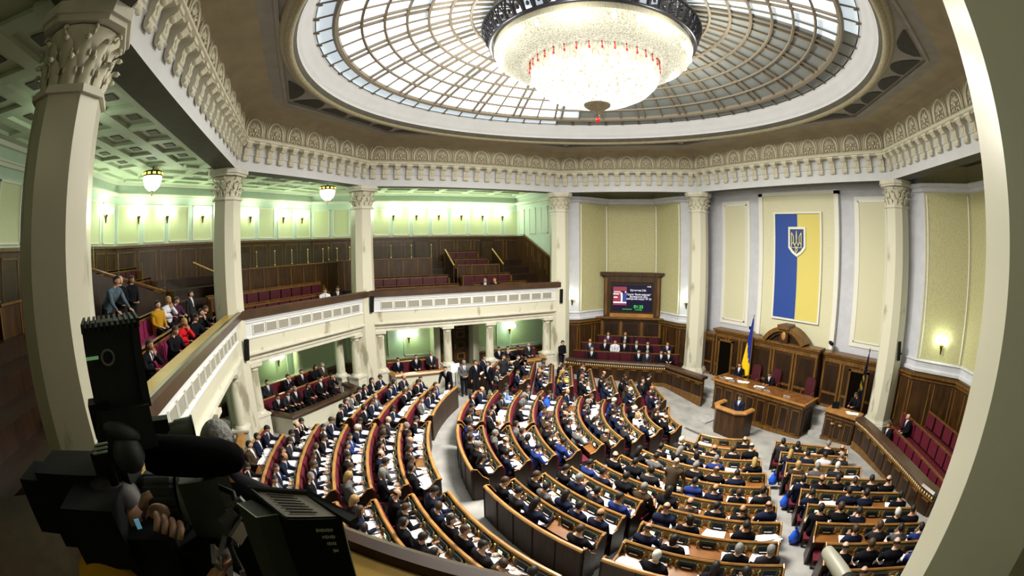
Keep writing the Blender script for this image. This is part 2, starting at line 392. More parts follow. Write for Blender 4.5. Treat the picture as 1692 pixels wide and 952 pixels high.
mb.lathe([(7.58, 12.78), (7.58, 12.64), (7.50, 12.60), (7.42, 12.66), (7.40, 12.80)], 96)
for t in range(64):
    an = 2*PI*t/64; mb.tube([(8.02*math.cos(an), 8.02*math.sin(an), 12.58), (7.56*math.cos(an), 7.56*math.sin(an), 12.73)], .02, 4)
    mb.lathe([(.001, -.03), (.09, -.02), (.07, .0)], 6, (7.98*math.cos(an), 7.98*math.sin(an), 12.58))
sky = win.build('window_1', None, kind='structure')
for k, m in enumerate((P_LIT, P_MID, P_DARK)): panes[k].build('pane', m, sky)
# attic roof over the skylight so that no sky leaks in
mb = MB(); mb.lathe([(8.3, 12.5), (8.6, 13.2), (8.6, 15.6), (0.01, 15.7)], 48); mb.build('ceiling_attic', SOFF, kind='structure')

# entablature side by side, with brackets and arched niches
def bracket_mesh():
    mb = MB(); mb.smooth = False
    prof = [(0, 0), (.30, 0), (.32, -.06), (.26, -.12), (.17, -.16), (.14, -.24), (.15, -.32), (.13, -.40), (.10, -.42), (.09, -.48), (.12, -.52), (.09, -.58), (.03, -.58), (0, -.50)]
    w2 = .10
    n = mb.pts([(x, -w2, z) for x, z in prof]+[(x, w2, z) for x, z in prof]); k = len(prof)
    mb.face([n+i for i in range(k)]); mb.face([n+k+i for i in range(k)][::-1])
    for i in range(k): j = (i+1) % k; mb.face((n+i, n+k+i, n+k+j, n+j))
    mb.box(0, .34, -.13, .13, -.02, .05)
    mb.smooth = True; mb.ell((.20, 0, -.11), (.07, .12, .07), 8, 5); mb.ell((.07, 0, -.53), (.06, .115, .06), 8, 5); mb.ell((.14, 0, -.27), (.03, .06, .10), 6, 4)
    mb.mats = [CORN]; mb.m = [0]*len(mb.m); return mb.mesh('bracket')
def niche_mesh():
    """arched frame with palmette relief; x along wall, y into the room, z up"""
    mb = MB(); mb.smooth = True; mb.mat(CORN)
    W, H = .36, .66
    arch = [(-W, 0)]+[(-W*math.cos(PI*i/14), .22+(H-.22)*math.sin(PI*i/14)) for i in range(15)]+[(W, 0)]
    for sc, r in ((1.0, .045), (1.22, .022)): mb.tube([(x*sc, .03, z*sc) for x, z in arch], r, 6)
    mb.mat(COVE)
    n = mb.pts([(x*.98, .004, z*.98) for x, z in arch]); mb.face([n+i for i in range(len(arch))])
    mb.mat(CORN)
    for i in range(7):
        an = math.radians(20+140*i/6); l = .17 if i % 2 else .21
        R = Matrix.Rotation(an-PI/2, 3, 'Y').inverted() if False else Matrix.Rotation(-(an-PI/2), 3, 'Y')
        mb.ell((math.cos(an)*l*.85, .035, .26+math.sin(an)*l*.95), (.028, .03, .10), 6, 4, R)
    mb.ell((0, .05, .24), (.06, .05, .07), 8, 5)
    for sx in (-1, 1):
        for k, (x, z, r) in enumerate(((.08, .12, .045), (.18, .09, .055), (.23, .2, .04), (.12, .2, .03), (.05, .05, .04), (.25, .04, .03))):
            mb.ell((sx*x, .035, z), (r, .035, r), 6, 4)
    return mb.mesh('arched_niche')
BR = bracket_mesh(); NI = niche_mesh()
nb = {10.69: 18, 7.70: 13}
def count(L): return (18, 10) if L > 10.9 else ((18, 10) if L > 9 else (13, 7))
for i, k in enumerate(SIDES):
    s = SD[k]; mb = MB()
    mb.mat(PLASTER); sector_sweep(mb, 0, 0, [(-.38, 9.735), (-.38, 10.28), (-.42, 10.31), (-.42, 10.36), (-.40, 10.38), (-.40, 10.70)], i)
    mb.mat(CORN); sector_sweep(mb, 0, 0, [(-.40, 10.70), (-.68, 10.70), (-.70, 10.73), (-.78, 10.77), (-.78, 10.83), (-.72, 10.86), (-.70, 10.90), (-.62, 10.93), (-.50, 10.96)], i)
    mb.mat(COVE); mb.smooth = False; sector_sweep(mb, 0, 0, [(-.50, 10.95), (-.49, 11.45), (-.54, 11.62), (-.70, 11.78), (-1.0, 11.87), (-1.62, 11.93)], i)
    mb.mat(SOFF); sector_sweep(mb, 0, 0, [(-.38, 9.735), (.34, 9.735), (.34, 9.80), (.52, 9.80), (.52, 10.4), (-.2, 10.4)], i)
    tr = mb.build('trim_%d' % (i+1), None, kind='structure')
    nB, nN = count(s.L); 
    vis = k not in (('C6', 'C7'), ('C7', 'C0'))
    Lb = s.L-2*.40*math.tan(PI/8)
    rz = math.atan2(-s.n.y, -s.n.x)
    for j in range(nB):
        t = s.mid()+Lb*((j+.5)/nB-.5); o = bpy.data.objects.new('bracket', BR); COL.objects.link(o); o.parent = tr
        o.location = s(t, -.40, 10.70); o.rotation_euler.z = rz; o.scale = (1.0, 1.25, 1.08)
    if vis:
        Ln = s.L-2*.49*math.tan(PI/8)
        for j in range(nN):
            t = s.mid()+Ln*((j+.5)/nN-.5); o = bpy.data.objects.new('arched_niche', NI); COL.objects.link(o); o.parent = tr
            o.location = s(t, -.50, 10.97); o.rotation_euler.z = rz-PI/2

# ---- columns ----
def chamf(w, c): return [(-w+c, -w), (w-c, -w), (w, -w+c), (w, w-c), (w-c, w), (-w+c, w), (-w, w-c), (-w, -w+c)]
def column_parts(root):
    mb = MB(); 
    rings = []
    for z, w in ((.35, .55), (.36, .53), (4.8, .50), (8.68, .46)):
        rings.append(mb.pts([(x, y, z) for x, y in chamf(w, w*.5)]))
    for i in range(3):
        for t in range(8): u = (t+1) % 8; mb.face((rings[i]+t, rings[i]+u, rings[i+1]+u, rings[i+1]+t))
    mb.build('shaft', MARBLE, root)
    mb = MB(); mb.prism(chamf(.66, .30), -.1, .22); mb.prism(chamf(.61, .28), .22, .30); mb.prism(chamf(.57, .27), .30, .36); mb.build('base', STONE, root)
    mb = MB()
    mb.mat(STONE); mb.prism(chamf(.52, .26), 8.68, 8.73); mb.prism(chamf(.49, .24), 8.73, 8.78)
    mb.mat(CORN); mb.smooth = True
    mb.lathe([(.43, 8.76), (.42, 9.1), (.47, 9.35), (.55, 9.48)], 24)
    for tier, (z0, h, r, n) in enumerate(((8.78, .30, .46, 12), (8.98, .34, .46, 12))):
        for j in range(n):
            an = 2*PI*(j+tier*.5)/n; c, s_ = math.cos(an), math.sin(an); R = Matrix.Rotation(an, 3, 'Z')
            # acanthus leaf: curved blade that curls outward at its tip
            P = [(r, z0, .085), (r+.04, z0+h*.5, .095), (r+.08, z0+h*.85, .075), (r+.16, z0+h, .05), (r+.19, z0+h*.9, .02)]
            ids = []
            for rr, z, wd in P:
                ids.append(mb.pts([R @ Vector((rr-.03, -wd, z)), R @ Vector((rr+.02, 0, z)), R @ Vector((rr-.03, wd, z))]))
            for q in range(4):
                for e in range(2): mb.face((ids[q]+e, ids[q]+e+1, ids[q+1]+e+1, ids[q+1]+e))
            mb.ell((c*(r+.15), s_*(r+.15), z0+h*.93), (.045, .045, .035), 6, 4)
            for sg in (-1, 1):
                mb.ell(tuple(R @ Vector((r+.03, sg*.085, z0+h*.55))), (.025, .03, .05), 5, 3)
    for j in range(8):
        an = PI/8+2*PI*j/8; R = Matrix.Rotation(an, 3, 'Z')
        P = [R @ Vector((.55+.07*math.cos(q)*(1-q/9), 0, 9.42+.07*math.sin(q)*(1-q/9))) for q in [x*.7 for x in range(10)]]
        mb.tube(P, .022, 5)
    mb.smooth = False; mb.mat(STONE)
    mb.prism(chamf(.61, .24), 9.50, 9.58); mb.prism(chamf(.66, .26), 9.58, 9.74)
    mb.build('capital', None, root)
CL = {'C0': 'near left marble column with leafy capital in front of the dark overhang', 'C1': 'marble column where the two left balconies meet, seated visitors at its foot',
      'C2': 'marble column between the corner balcony and the long left balcony', 'C3': 'marble column left of the niche with the information screen',
      'C4': 'marble column between the screen niche and the flag wall', 'C5': 'marble column right of the flag wall beside the dark standard',
      'C6': 'marble column at the far right side gallery', 'C7': 'marble column close by at the right edge, lower part in green gold light'}
col0 = None
V8c = dict(V8); V8c['C7'] = (10.74, -5.24)
for k in KEYS:
    an = math.atan2(V8[k][1], V8[k][0]); s1 = SD[[q for q in SIDES if q[0] == k][0]]; s0 = SD[[q for q in SIDES if q[1] == k][0]]
    rz = math.atan2((s1.n+s0.n).y, (s1.n+s0.n).x)
    base = zf(*V8[k])
    if col0 is None:
        col0 = thing('column', (*V8[k], 0), CL[k], 'column', rz+PI/8*0, 'tall marble columns around the hall'); column_parts(col0)
    else: copy_tree(col0, loc=(*V8c[k], 0), rz=rz, label=CL[k], group='tall marble columns around the hall')
# footing below the two front columns, where the floor has sloped down
for k in ('C3', 'C4', 'C5', 'C6'):
    mb = MB(); mb.box(-.6, .6, -.6, .6, -1.0, -.1); mb.build('trim_%d' % (20+KEYS.index(k)), STONE, None, (*V8[k], 0), kind='structure')

# ---- outer shell walls ----
def outer(off): return octo(off)
WO = outer(-6.2)
def wall_panelled(name, p, q, z0, zd, z1, zc, wallm, panm, dado, npan, pw=.78, framez=None, inner=None):
    """wall from p to q: dado wood z0..zd, plaster zd..z1 with framed panels, cornice z1..zc"""
    p = Vector(p); q = Vector(q); t = (q-p).normalized(); n = Vector((t.y, -t.x)); L = (q-p).length
    def P(a, d, z): v = p+t*a+n*d; return (v.x, v.y, z)
    mb = MB(); mb.mat(wallm); mb.quad(P(0, 0, zd), P(L, 0, zd), P(L, 0, zc), P(0, 0, zc))
    R = Matrix(((t.x, n.x, 0), (t.y, n.y, 0), (0, 0, 1)))
    mb.mat(FRAME)
    for z, h, d in ((z1, .10, .12), (z1+.10, .06, .2), (zc-.25, .25, .16)): mb.obox(P(L/2, d/2, z+h/2), (L, d, h), R=R)
    root = mb.build(name, None, kind='structure')
    if dado:
        m2 = MB(); m2.mat(WOOD); m2.obox(P(L/2, .03, (z0+zd)/2), (L, .06, zd-z0), R=R)
        m2.mat(WOODL); m2.obox(P(L/2, .07, zd-.04), (L, .14, .10), R=R)
        k = max(1, int(L/1.1))
        for i in range(k):
            c = L*(i+.5)/k
            m2.mat(WOODL)
            for dx in (-.42, .42): m2.obox(P(c+dx*L/k*.95, .07, (z0+zd)/2-.05), (.05, .03, zd-z0-.35), R=R)
            for zz in (z0+.2, zd-.28): m2.obox(P(c, .07, zz), (L/k*.8, .03, .05), R=R)
        m2.build('dado', None, root)
    fz0, fz1 = framez or (zd+.12, z1-.35)
    for i in (range(npan) if isinstance(npan, int) else []):
        c = L*(i+.5)/npan; w_ = L/npan*pw
        m2 = MB(); m2.mat(panm); m2.obox(P(c, .01, (fz0+fz1)/2), (w_, .02, fz1-fz0), R=R)
        m2.mat(FRAME)
        for dx in (-.5, .5): m2.obox(P(c+dx*w_, .03, (fz0+fz1)/2), (.05, .05, fz1-fz0+.05), R=R)
        for zz in (fz0, fz1): m2.obox(P(c, .03, zz), (w_+.05, .05, .05), R=R)
        m2.build('panel', None, root)
    return root
names = {('C0', 'C1'): 'wall_back', ('C1', 'C2'): 'wall_back_left', ('C2', 'C3'): 'wall_left', ('C6', 'C7'): 'wall_right', ('C7', 'C0'): 'wall_back_right'}
np_ = {('C0', 'C1'): 11, ('C1', 'C2'): 9, ('C2', 'C3'): 11, ('C6', 'C7'): 11, ('C7', 'C0'): 9}
for k, nm in names.items():
    p, q = WO[k[0]], WO[k[1]]
    if k == ('C2', 'C3'): q = (WO['C3'][0], 5.95)
    if k == ('C6', 'C7'): p = (WO['C6'][0], 5.95)
    wall_panelled(nm, p, q, 3.8, 7.48, 9.55, 10.3, GREENW, GREENP, True, np_[k])
# gallery end walls beside the front niches
for sx in (-1, 1):
    p, q = ((-17.2, 5.75), (-11.1, 5.75)) if sx < 0 else ((11.1, 5.75), (17.2, 5.75))
    wall_panelled('wall_%s_end' % ('left' if sx < 0 else 'right'), p, q, 3.8, 3.9, 9.55, 10.3, GREENW, GREENW, False, 4, .5, (7.6, 9.2))
    mb = MB(); mb.mat(WOOD)   # sloping wood panelling that follows the stepped seats
    X = (lambda x: x if sx < 0 else -x)
    P = [(X(-17.15), 7.48), (X(-15.9), 7.48), (X(-11.6), 5.75), (X(-11.6), 4.4), (X(-17.15), 4.4)]
    n = mb.pts([(x, 5.66, z) for x, z in P]+[(x, 5.74, z) for x, z in P])
    mb.face([n+i for i in range(5)]); mb.face([n+5+i for i in range(5)][::-1])
    for i in range(5): j = (i+1) % 5; mb.face((n+i, n+j, n+5+j, n+5+i))
    mb.mat(WOODL); mb.tube([(X(-15.9), 5.62, 7.50), (X(-11.6), 5.62, 5.77)], .06, 4)
    for i in range(5):
        x = -15.5+i*.85; zt = 7.48-(x+15.9)/4.3*1.73
        for dx in (0, .62): mb.box(min(X(x+dx), X(x+dx+.04)), max(X(x+dx), X(x+dx+.04)), 5.62, 5.66, zt-1.2, zt-.25)
    mb.build('trim_%d' % (31 if sx < 0 else 32), None, kind='structure')

# ---- gallery floors, coffered ceilings ----
def bay_poly(k, d0, d1):
    a = octo(-d0); b = octo(-d1)
    return [a[k[0]], a[k[1]], b[k[1]], b[k[0]]]
gi = 0
for k in names:
    s = SD[k]; gi += 1
    if k == ('C7', 'C0'): continue
    mb = MB()
    for r in range(6):    # stepped floor under the seats
        d0 = -.18 if r == 0 else .55+r*.95-.0; d1 = .55+(r+1)*.95 if r < 5 else 6.2
        z = 3.80+.42*r
        P = bay_poly(k, d0, d1)
        if k == ('C2', 'C3'): P = [P[0], (P[1][0], min(P[1][1], 5.7)), (P[2][0], min(P[2][1], 5.7)), P[3]]
        if k == ('C6', 'C7'): P = [(P[0][0], min(P[0][1], 5.7)), P[1], P[2], (P[3][0], min(P[3][1], 5.7))]
        mb.prism(P, 3.25 if r == 0 else 3.5, z)
    mb.build('floor_gallery_%s' % SIDENAME[k].replace(' ', '_'), DARKW, kind='structure')
for k in names:
    s = SD[k]; mb = MB(); mb.mat(CEILG)
    P = bay_poly(k, .1, 6.25); z = 10.28
    n = mb.pts([(x, y, z) for x, y in P]); mb.face((n, n+1, n+2, n+3))
    c = MB(); c.mat(CEILG); R = Matrix(((s.t.x, s.n.x, 0), (s.t.y, s.n.y, 0), (0, 0, 1)))
    for d in (1.0, 2.3, 3.6, 4.9, 5.9):
        ex = d*math.tan(PI/8); c.obox(s(s.mid(), d, z-.05), (s.L+2*ex-.3, .40, .10), R=R)
    m_ = int(s.L/1.6)
    for i in range(m_+1):
        t = s.L*i/m_; c.obox(s(t, 3.45, z-.05), (.36, 4.9, .09), R=R)
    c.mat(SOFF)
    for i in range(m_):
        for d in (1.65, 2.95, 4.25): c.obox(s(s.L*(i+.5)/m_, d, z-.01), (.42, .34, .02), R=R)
    ce = mb.build('ceiling_%s' % SIDENAME[k].replace(' ', '_'), None, kind='structure'); c.build('coffer_beams', None, ce)

# ---- gallery fronts, ground floor loges ----
def gallery_front(k, ti):
    s = SD[k]; i = SIDES.index(k)
    root = MB(); mb = root
    mb.mat(PLASTER)
    sector_sweep(mb, 0, 0, [(-.38, 4.55), (-.38, 4.50), (-.34, 4.46), (-.34, 4.40), (-.30, 4.38), (-.30, 4.36)], i)
    mb.mat(PLASTER); sector_sweep(mb, 0, 0, [(-.30, 4.36), (-.29, 3.92), (-.33, 3.88), (-.33, 3.84)], i)
    mb.mat(MARBLE); sector_sweep(mb, 0, 0, [(-.33, 3.84), (-.30, 3.80), (-.30, 3.34)], i)
    mb.mat(STONE); sector_sweep(mb, 0, 0, [(-.30, 3.34), (-.40, 3.32), (-.40, 3.26), (-.30, 3.18), (-.22, 3.16), (-.22, 3.04), (-.16, 3.02), (-.16, 2.88), (.35, 2.88), (.35, 3.4)], i)
    sector_sweep(mb, 0, 0, [(0.0, 3.8), (0.0, 4.6), (-.38, 4.6)], i)
    tr = root.build('trim_%d' % ti, None, kind='structure')
    # balcony rail
    mb = MB(); mb.mat(BALRAIL); sector_sweep(mb, 0, 0, [(-.40, 4.55), (-.48, 4.58), (-.48, 4.82), (-.42, 4.87), (-.34, 4.87), (-.30, 4.84)], i)
    mb.mat(LEDGE); sector_sweep(mb, 0, 0, [(-.30, 4.84), (.10, 4.80), (.10, 4.6)], i)
    nm = {('C0', 'C1'): 'wide polished wooden ledge of the left balcony by the seated visitors', ('C1', 'C2'): 'dark wooden rail of the corner balcony where a man in white shirt sits',
          ('C2', 'C3'): 'dark wooden rail of the long far balcony left of the screen', ('C6', 'C7'): 'dark wooden rail of the balcony on the right side'}[k]
    tag(mb.build('balcony_rail', None), nm, 'railing', 'wooden balcony rails')
    # grilles
    L = s.L-.5; n = {('C0', 'C1'): 16, ('C1', 'C2'): 10, ('C2', 'C3'): 14, ('C6', 'C7'): 14}[k]; R = Matrix(((s.t.x, s.n.x, 0), (s.t.y, s.n.y, 0), (0, 0, 1)))
    tt0, tt1 = .75, s.L-.65
    gm = MB(); gm.mat(GREYM); gm.box(-.5, .5, -.01, .01, -.5, .5); gm.mat(FRAME)
    for q in range(n):
        c = tt0+(tt1-tt0)*(q+.5)/n; w_ = (tt1-tt0)/n*.86
        g = MB(); g.mat(GREYM); g.obox(s(c, -.305, 4.14), (w_, .02, .33), R=R); g.build('vent_grille', None, tr)
        g = MB()
        for e in (-.5, .5): g.obox(s(c+e*w_, -.315, 4.14), (.03, .03, .37), R=R)
        for e in (-.5, .5): g.obox(s(c, -.315, 4.14+e*.34), (w_, .03, .03), R=R)
        g.build('grille_frame', FRAME, tr)
    return s, tr
def small_column(root):
    mb = MB(); mb.smooth = True; mb.lathe([(.22, 1.02), (.215, 1.6), (.18, 2.62)], 20); mb.build('shaft', MARBLE, root)
    mb = MB(); mb.box(-.30, .30, -.30, .30, 0, .86); mb.box(-.34, .34, -.34, .34, .84, .92); mb.smooth = True; mb.lathe([(.30, .92), (.31, .96), (.26, .98), (.27, 1.01), (.22, 1.03)], 20); mb.build('pedestal', STONE, root)
    mb = MB(); mb.smooth = True; mb.lathe([(.18, 2.60), (.21, 2.62), (.19, 2.65), (.20, 2.70), (.26, 2.77)], 20); mb.smooth = False; mb.box(-.28, .28, -.28, .28, 2.77, 2.90)
    mb.build('capital', STONE, root)
sc0 = None
def put_small(s, t, d, lab):
    global sc0
    if sc0 is None:
        sc0 = thing('small_column', s(t, d, 0), lab, 'column', s.ang, 'short round columns under the balconies'); small_column(sc0)
    else: copy_tree(sc0, loc=s(t, d, 0), rz=s.ang, label=lab, group='short round columns under the balconies')
tnames = {('C0', 'C1'): 'near left balcony', ('C1', 'C2'): 'corner balcony', ('C2', 'C3'): 'long far balcony', ('C6', 'C7'): 'right balcony'}
for ti, k in ((41, ('C0', 'C1')), (42, ('C1', 'C2')), (43, ('C2', 'C3')), (44, ('C6', 'C7'))):
    s, tr = gallery_front(k, ti)
    if k == ('C1', 'C2'): sp = [(.80, .0), (1.15, 2.2), (6.55, .75), (6.90, .0), (5.4, 2.6)]
    elif k == ('C2', 'C3'): sp = [(.72, 0), (4.15, 0), (6.45, 0), (9.85, 0)]
    else: sp = [(.85, 0), (4.4, 0), (6.7, 0), (s.L-.85, 0)]
    for j, (t, d) in enumerate(sp):
        if k == ('C6', 'C7') and j not in (0, 1): continue
        put_small(s, t, d, 'short round marble column, %s from the left under the %s' % (ORD[j+1], tnames[k]))
    # loge back wall at d=3
    zt = 2.9; n0 = octo(-3.05)
    root = wall_panelled('wall_%s_loge' % SIDENAME[k].replace(' ', '_'), n0[k[0]], n0[k[1]], 0, .62, 3.0, 3.3, GREENW, LOGEG, True, 4 if s.L > 9 else 3, .72, (.8, 2.55))
    # parapets with wood rail (bulging slightly into the hall)
    def loge(t0, t1, lab, out=.80):
        P = [s(t0, -.05, 0), s(t0+.28, -out, 0), s(t1-.28, -out, 0), s(t1, -.05, 0)]
        r = thing('loge_parapet', s((t0+t1)/2, -out, 0), lab, 'parapet', 0, 'ground floor loge parapets')
        m = MB(); m.sweep(P, [(0, 0), (0, .72), (.12, .72), (.12, 0)]); m.build('marble_panel', MARBLE, r, world=True)
        m = MB(); m.sweep(P, [(-.10, .72), (-.12, .78), (-.08, .86), (.16, .86), (.22, .80), (.20, .72)]); m.build('top_rail', BALRAIL if k == ('C1', 'C2') else RAILW, r, world=True)
    if k == ('C1', 'C2'): loge(1.25, 5.9, 'dark wooden railed loge parapet below the corner balcony', 1.15)
    elif k == ('C2', 'C3'):
        loge(1.0, 3.95, 'wooden railed loge parapet left of the door with three men behind')
        loge(6.75, 9.6, 'wooden railed loge parapet right of the door below the far balcony')
    elif k == ('C0', 'C1'): loge(1.2, 4.2, 'loge parapet hidden deep under the near left balcony', .12); loge(6.9, 10.1, 'loge parapet under the near left balcony beside the corner column', .12)
# carved double door in the left loge wall
s = SD[('C2', 'C3')]
d = MB(); d.mat(WOOD); R = Matrix(((s.t.x, s.n.x, 0), (s.t.y, s.n.y, 0), (0, 0, 1)))
t0 = 5.35
d.mat(DARKW); d.obox(s(t0, 2.95, 1.4), (1.9, .1, 2.8), R=R)
dr = d.build('door_1', None, kind='structure')
for e in (-1, 1):
    m = MB(); m.mat(WOOD); m.obox(s(t0+e*.45, 2.87, 1.35), (.86, .06, 2.66), R=R); m.mat(WOODL)
    for zz in (.5, 1.15, 1.8, 2.3):
        m.obox(s(t0+e*.45, 2.83, zz), (.5, .04, .40), R=R); m.mat(DARKW); m.obox(s(t0+e*.45, 2.81, zz), (.34, .03, .26), R=R); m.mat(WOODL)
    leaf = m.build('door_leaf', None, dr)
    m = MB(); m.tube([s(t0+e*.10, 2.76, .95), s(t0+e*.10, 2.76, 1.3)], .018, 6); m.build('door_handle', BRASS, leaf)
m = MB()
for e in (-1, 1): m.obox(s(t0+e*1.15, 2.6, 1.45), (.35, .9, 2.9), R=R)
m.build('trim_51', MARBLE, kind='structure')

# ---- front wall, niches ----
Y0 = 12.17
mb = MB(); mb.mat(BLUEW); mb.quad((-6.15, Y0, -1), (6.15, Y0, -1), (6.15, Y0, 10.3), (-6.15, Y0, 10.3))
for sx in (-1, 1): mb.quad((sx*6.15, Y0, -1), (sx*5.8, 10.9, -1), (sx*5.8, 10.9, 10.3), (sx*6.15, Y0, 10.3))
fwall = mb.build('wall_front', None, kind='structure')
mb = MB(); mb.mat(CREAM); mb.box(-2.1, 2.1, Y0-.16, Y0, 2.2, 9.45)
mb.mat(FRAME)
for x in (-2.22, 2.22): mb.box(x-.12, x+.12, Y0-.24, Y0, 2.0, 9.6)
mb.box(-2.34, 2.34, Y0-.24, Y0, 9.45, 9.62)
mb.build('centre_panel', None, fwall)
for x0, x1 in ((-4.95, -3.05), (3.12, 5.02)):
    mb = MB(); mb.mat(FRAME); mb.box(x0, x1, Y0-.05, Y0, 2.80, 9.32); mb.mat(CREAM); mb.box(x0+.26, x1-.26, Y0-.07, Y0-.02, 3.08, 9.06)
    mb.mat(FRAME)
    for x in (x0+.20, x1-.26): mb.box(x, x+.06, Y0-.10, Y0, 3.02, 9.12)
    for z in (3.02, 9.06): mb.box(x0+.2, x1-.2, Y0-.10, Y0, z, z+.06)
    mb.build('side_panel', None, fwall)
mb = MB(); mb.mat(BLUEW); mb.box(-6.1, 6.1, Y0-.25, Y0, 9.62, 9.9); mb.box(-6.1, 6.1, Y0-.45, Y0, 9.9, 10.1)
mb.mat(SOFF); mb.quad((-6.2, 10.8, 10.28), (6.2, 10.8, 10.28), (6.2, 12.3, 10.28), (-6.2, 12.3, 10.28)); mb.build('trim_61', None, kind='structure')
def niche(k, nm, ti):
    s = SD[k]; m_ = s.mid(); R = None
    pts = [(-.1, .25), (.35, .75), (.95, .95), (2.45, 2.6), (s.L-2.45, 2.6), (s.L-.95, .95), (s.L-.35, .75), (s.L+.1, .25)]
    mb = MB(); mats = [BLUEW, BLUEW, NICHE, NICHE, NICHE, BLUEW, BLUEW]
    for j in range(7):
        (ta, da), (tb, db) = pts[j], pts[j+1]; mb.mat(mats[j]); mb.quad(s(ta, da, -1), s(tb, db, -1), s(tb, db, 10.3), s(ta, da, 10.3))
    root = mb.build(nm, None, kind='structure')
    # mouldings: frames on the angled faces, plinth band above the dado, cornice
    path = [s(t, dd, 0) for t, dd in pts]
    mb = MB(); mb.mat(BLUEW); mb.sweep(path[1:-1], [(0, 2.55), (-.14, 2.6), (-.14, 2.7), (-.05, 2.76), (-.05, 2.95), (-.12, 3.0), (0, 3.06)])
    mb.sweep(path[1:-1], [(0, 9.3), (-.10, 9.34), (-.14, 9.46), (-.26, 9.5), (-.30, 9.62), (0, 9.66)])
    mb.build('plaster_mouldings', None, root)
    for j in (2, 4):
        (ta, da), (tb, db) = pts[j], pts[j+1]
        m2 = MB(); m2.mat(FRAME)
        for u in ((.06, .94) if True else ()):
            p = s(ta+(tb-ta)*u, da+(db-da)*u, 0); m2.tube([(p[0], p[1], 3.1), (p[0], p[1], 9.2)], .04, 6)
        m2.build('panel_frame', None, root)
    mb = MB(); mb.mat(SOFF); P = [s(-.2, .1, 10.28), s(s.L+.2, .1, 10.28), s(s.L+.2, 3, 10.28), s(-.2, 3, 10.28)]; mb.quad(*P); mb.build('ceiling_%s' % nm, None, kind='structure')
    # wooden dado lining
    d2 = [(t, dd-.10) for t, dd in pts]
    mb = MB(); mb.mat(WOOD); mb.sweep([s(t, dd, 0) for t, dd in d2], [(0, -1), (0, 2.30), (-.05, 2.32), (-.05, -1)])
    mb.mat(WOODL); mb.sweep([s(t, dd, 0) for t, dd in d2], [(.05, 2.28), (.05, 2.52), (-.22, 2.52), (-.22, 2.44), (-.10, 2.38), (-.10, 2.28)])
    for j in range(1, 6):
        (ta, da), (tb, db) = d2[j], d2[j+1]; ln = math.hypot(tb-ta, db-da); kk = max(1, int(ln/.8))
        for q in range(kk):
            for u in ((q+.10)/kk, (q+.90)/kk):
                p = s(ta+(tb-ta)*u, da+(db-da)*u-.07, 0); mb.tube([(p[0], p[1], .4), (p[0], p[1], 2.2)], .045, 4)
    mb.build('trim_%d' % ti, None, kind='structure')
    return s
niche(('C3', 'C4'), 'wall_front_left', 62); niche(('C5', 'C6'), 'wall_front_right', 63)
# ================= PEOPLE =================
def head_mb(T, fem=False, mouth=True):
    """head looking along +Y, origin at its centre; T places it on the neck"""
    h = MB(); h.smooth = True; h.mat('skin')
    n, k = 14, 12; rings = []
    for i in range(k+1):
        ph = PI*i/k; z = -math.cos(ph); rr = math.sin(ph); L = []
        for t in range(n):
            an = 2*PI*t/n; x = rr*math.sin(an); y = rr*math.cos(an)
            X = x*.080; Y = y*.098; Z = z*.112
            if Z < -.02:                       # jaw narrows towards the chin
                u = (-.02-Z)/.1; X *= 1-.30*u; Y = Y*(1-.22*u)+.012*u
            if Y < 0 and Z > -.03: Y *= 1.06
            f = max(0, y)*max(0, 1-abs(x)*3.2)
            if -.045 < Z < .012: Y += f*.030*(1-abs(Z+.022)/.045)     # nose
            if .0 < Z < .04 and abs(x) > .2 and abs(x) < .62 and y > 0: Y -= .007    # eye sockets
            L.append((X, Y, Z))
        rings.append(h.pts([T @ Vector(p) for p in L]))
    for i in range(k):
        for t in range(n): u = (t+1) % n; h.face((rings[i]+t, rings[i]+u, rings[i+1]+u, rings[i+1]+t))
    R3 = T.to_3x3()
    for sx in (-1, 1):
        h.ell(T @ Vector((sx*.078, -.004, -.005)), (.010, .020, .032), 6, 5, R3)      # ears
    h.mat('eye')
    for sx in (-1, 1): h.ell(T @ Vector((sx*.030, .086, .016)), (.013, .008, .007), 6, 4, R3)
    h.smooth = False
    h.mat('hairy')
    for sx in (-1, 1): h.obox(T @ Vector((sx*.031, .088, .034)), (.030, .008, .006), R=R3)
    h.mat('lip'); h.obox(T @ Vector((0, .088, -.058)), (.038, .010, .009), R=R3)
    return h
def hair_mb(T, style):
    h = MB(); h.smooth = True; n, k = 16, 12; rings = []
    for i in range(k+1):
        ph = PI*i/k; z = -math.cos(ph); rr = math.sin(ph); L = []
        for t in range(n):
            an = 2*PI*t/n; x = rr*math.sin(an); y = rr*math.cos(an)
            ex = .16*max(0, -z-.05)*(1 if y < .25 else 0) if style == 'long' else 0
            L.append((x*.091*(1+ex*1.2), y*(.108 if y > 0 else .116)-.002-(.03*ex if y < 0 else 0), z*.118+.006-ex, x, y, z))
        rings.append(L)
    def keep(p):
        x, y, z = p[3], p[4], p[5]
        if style == 'short': return z > .42 or (y < .35 and z > -.25) and not (y > .1 and z < .1) or (y < -.1 and z > -.72)
        if style == 'bald': return (y < .1 and -.35 < z < .38)
        if style == 'long': return z > .42 or (y < .30 and z > -.93)
        return False
    ids = {}
    for i in range(k+1):
        for t in range(n): ids[i, t] = h.pts([T @ Vector(rings[i][t][:3])])
    for i in range(k):
        for t in range(n):
            u = (t+1) % n; q = [rings[i][t], rings[i][u], rings[i+1][u], rings[i+1][t]]
            if sum(keep(p) for p in q) >= 3: h.face((ids[i, t], ids[i, u], ids[i+1, u], ids[i+1, t]))
    return h
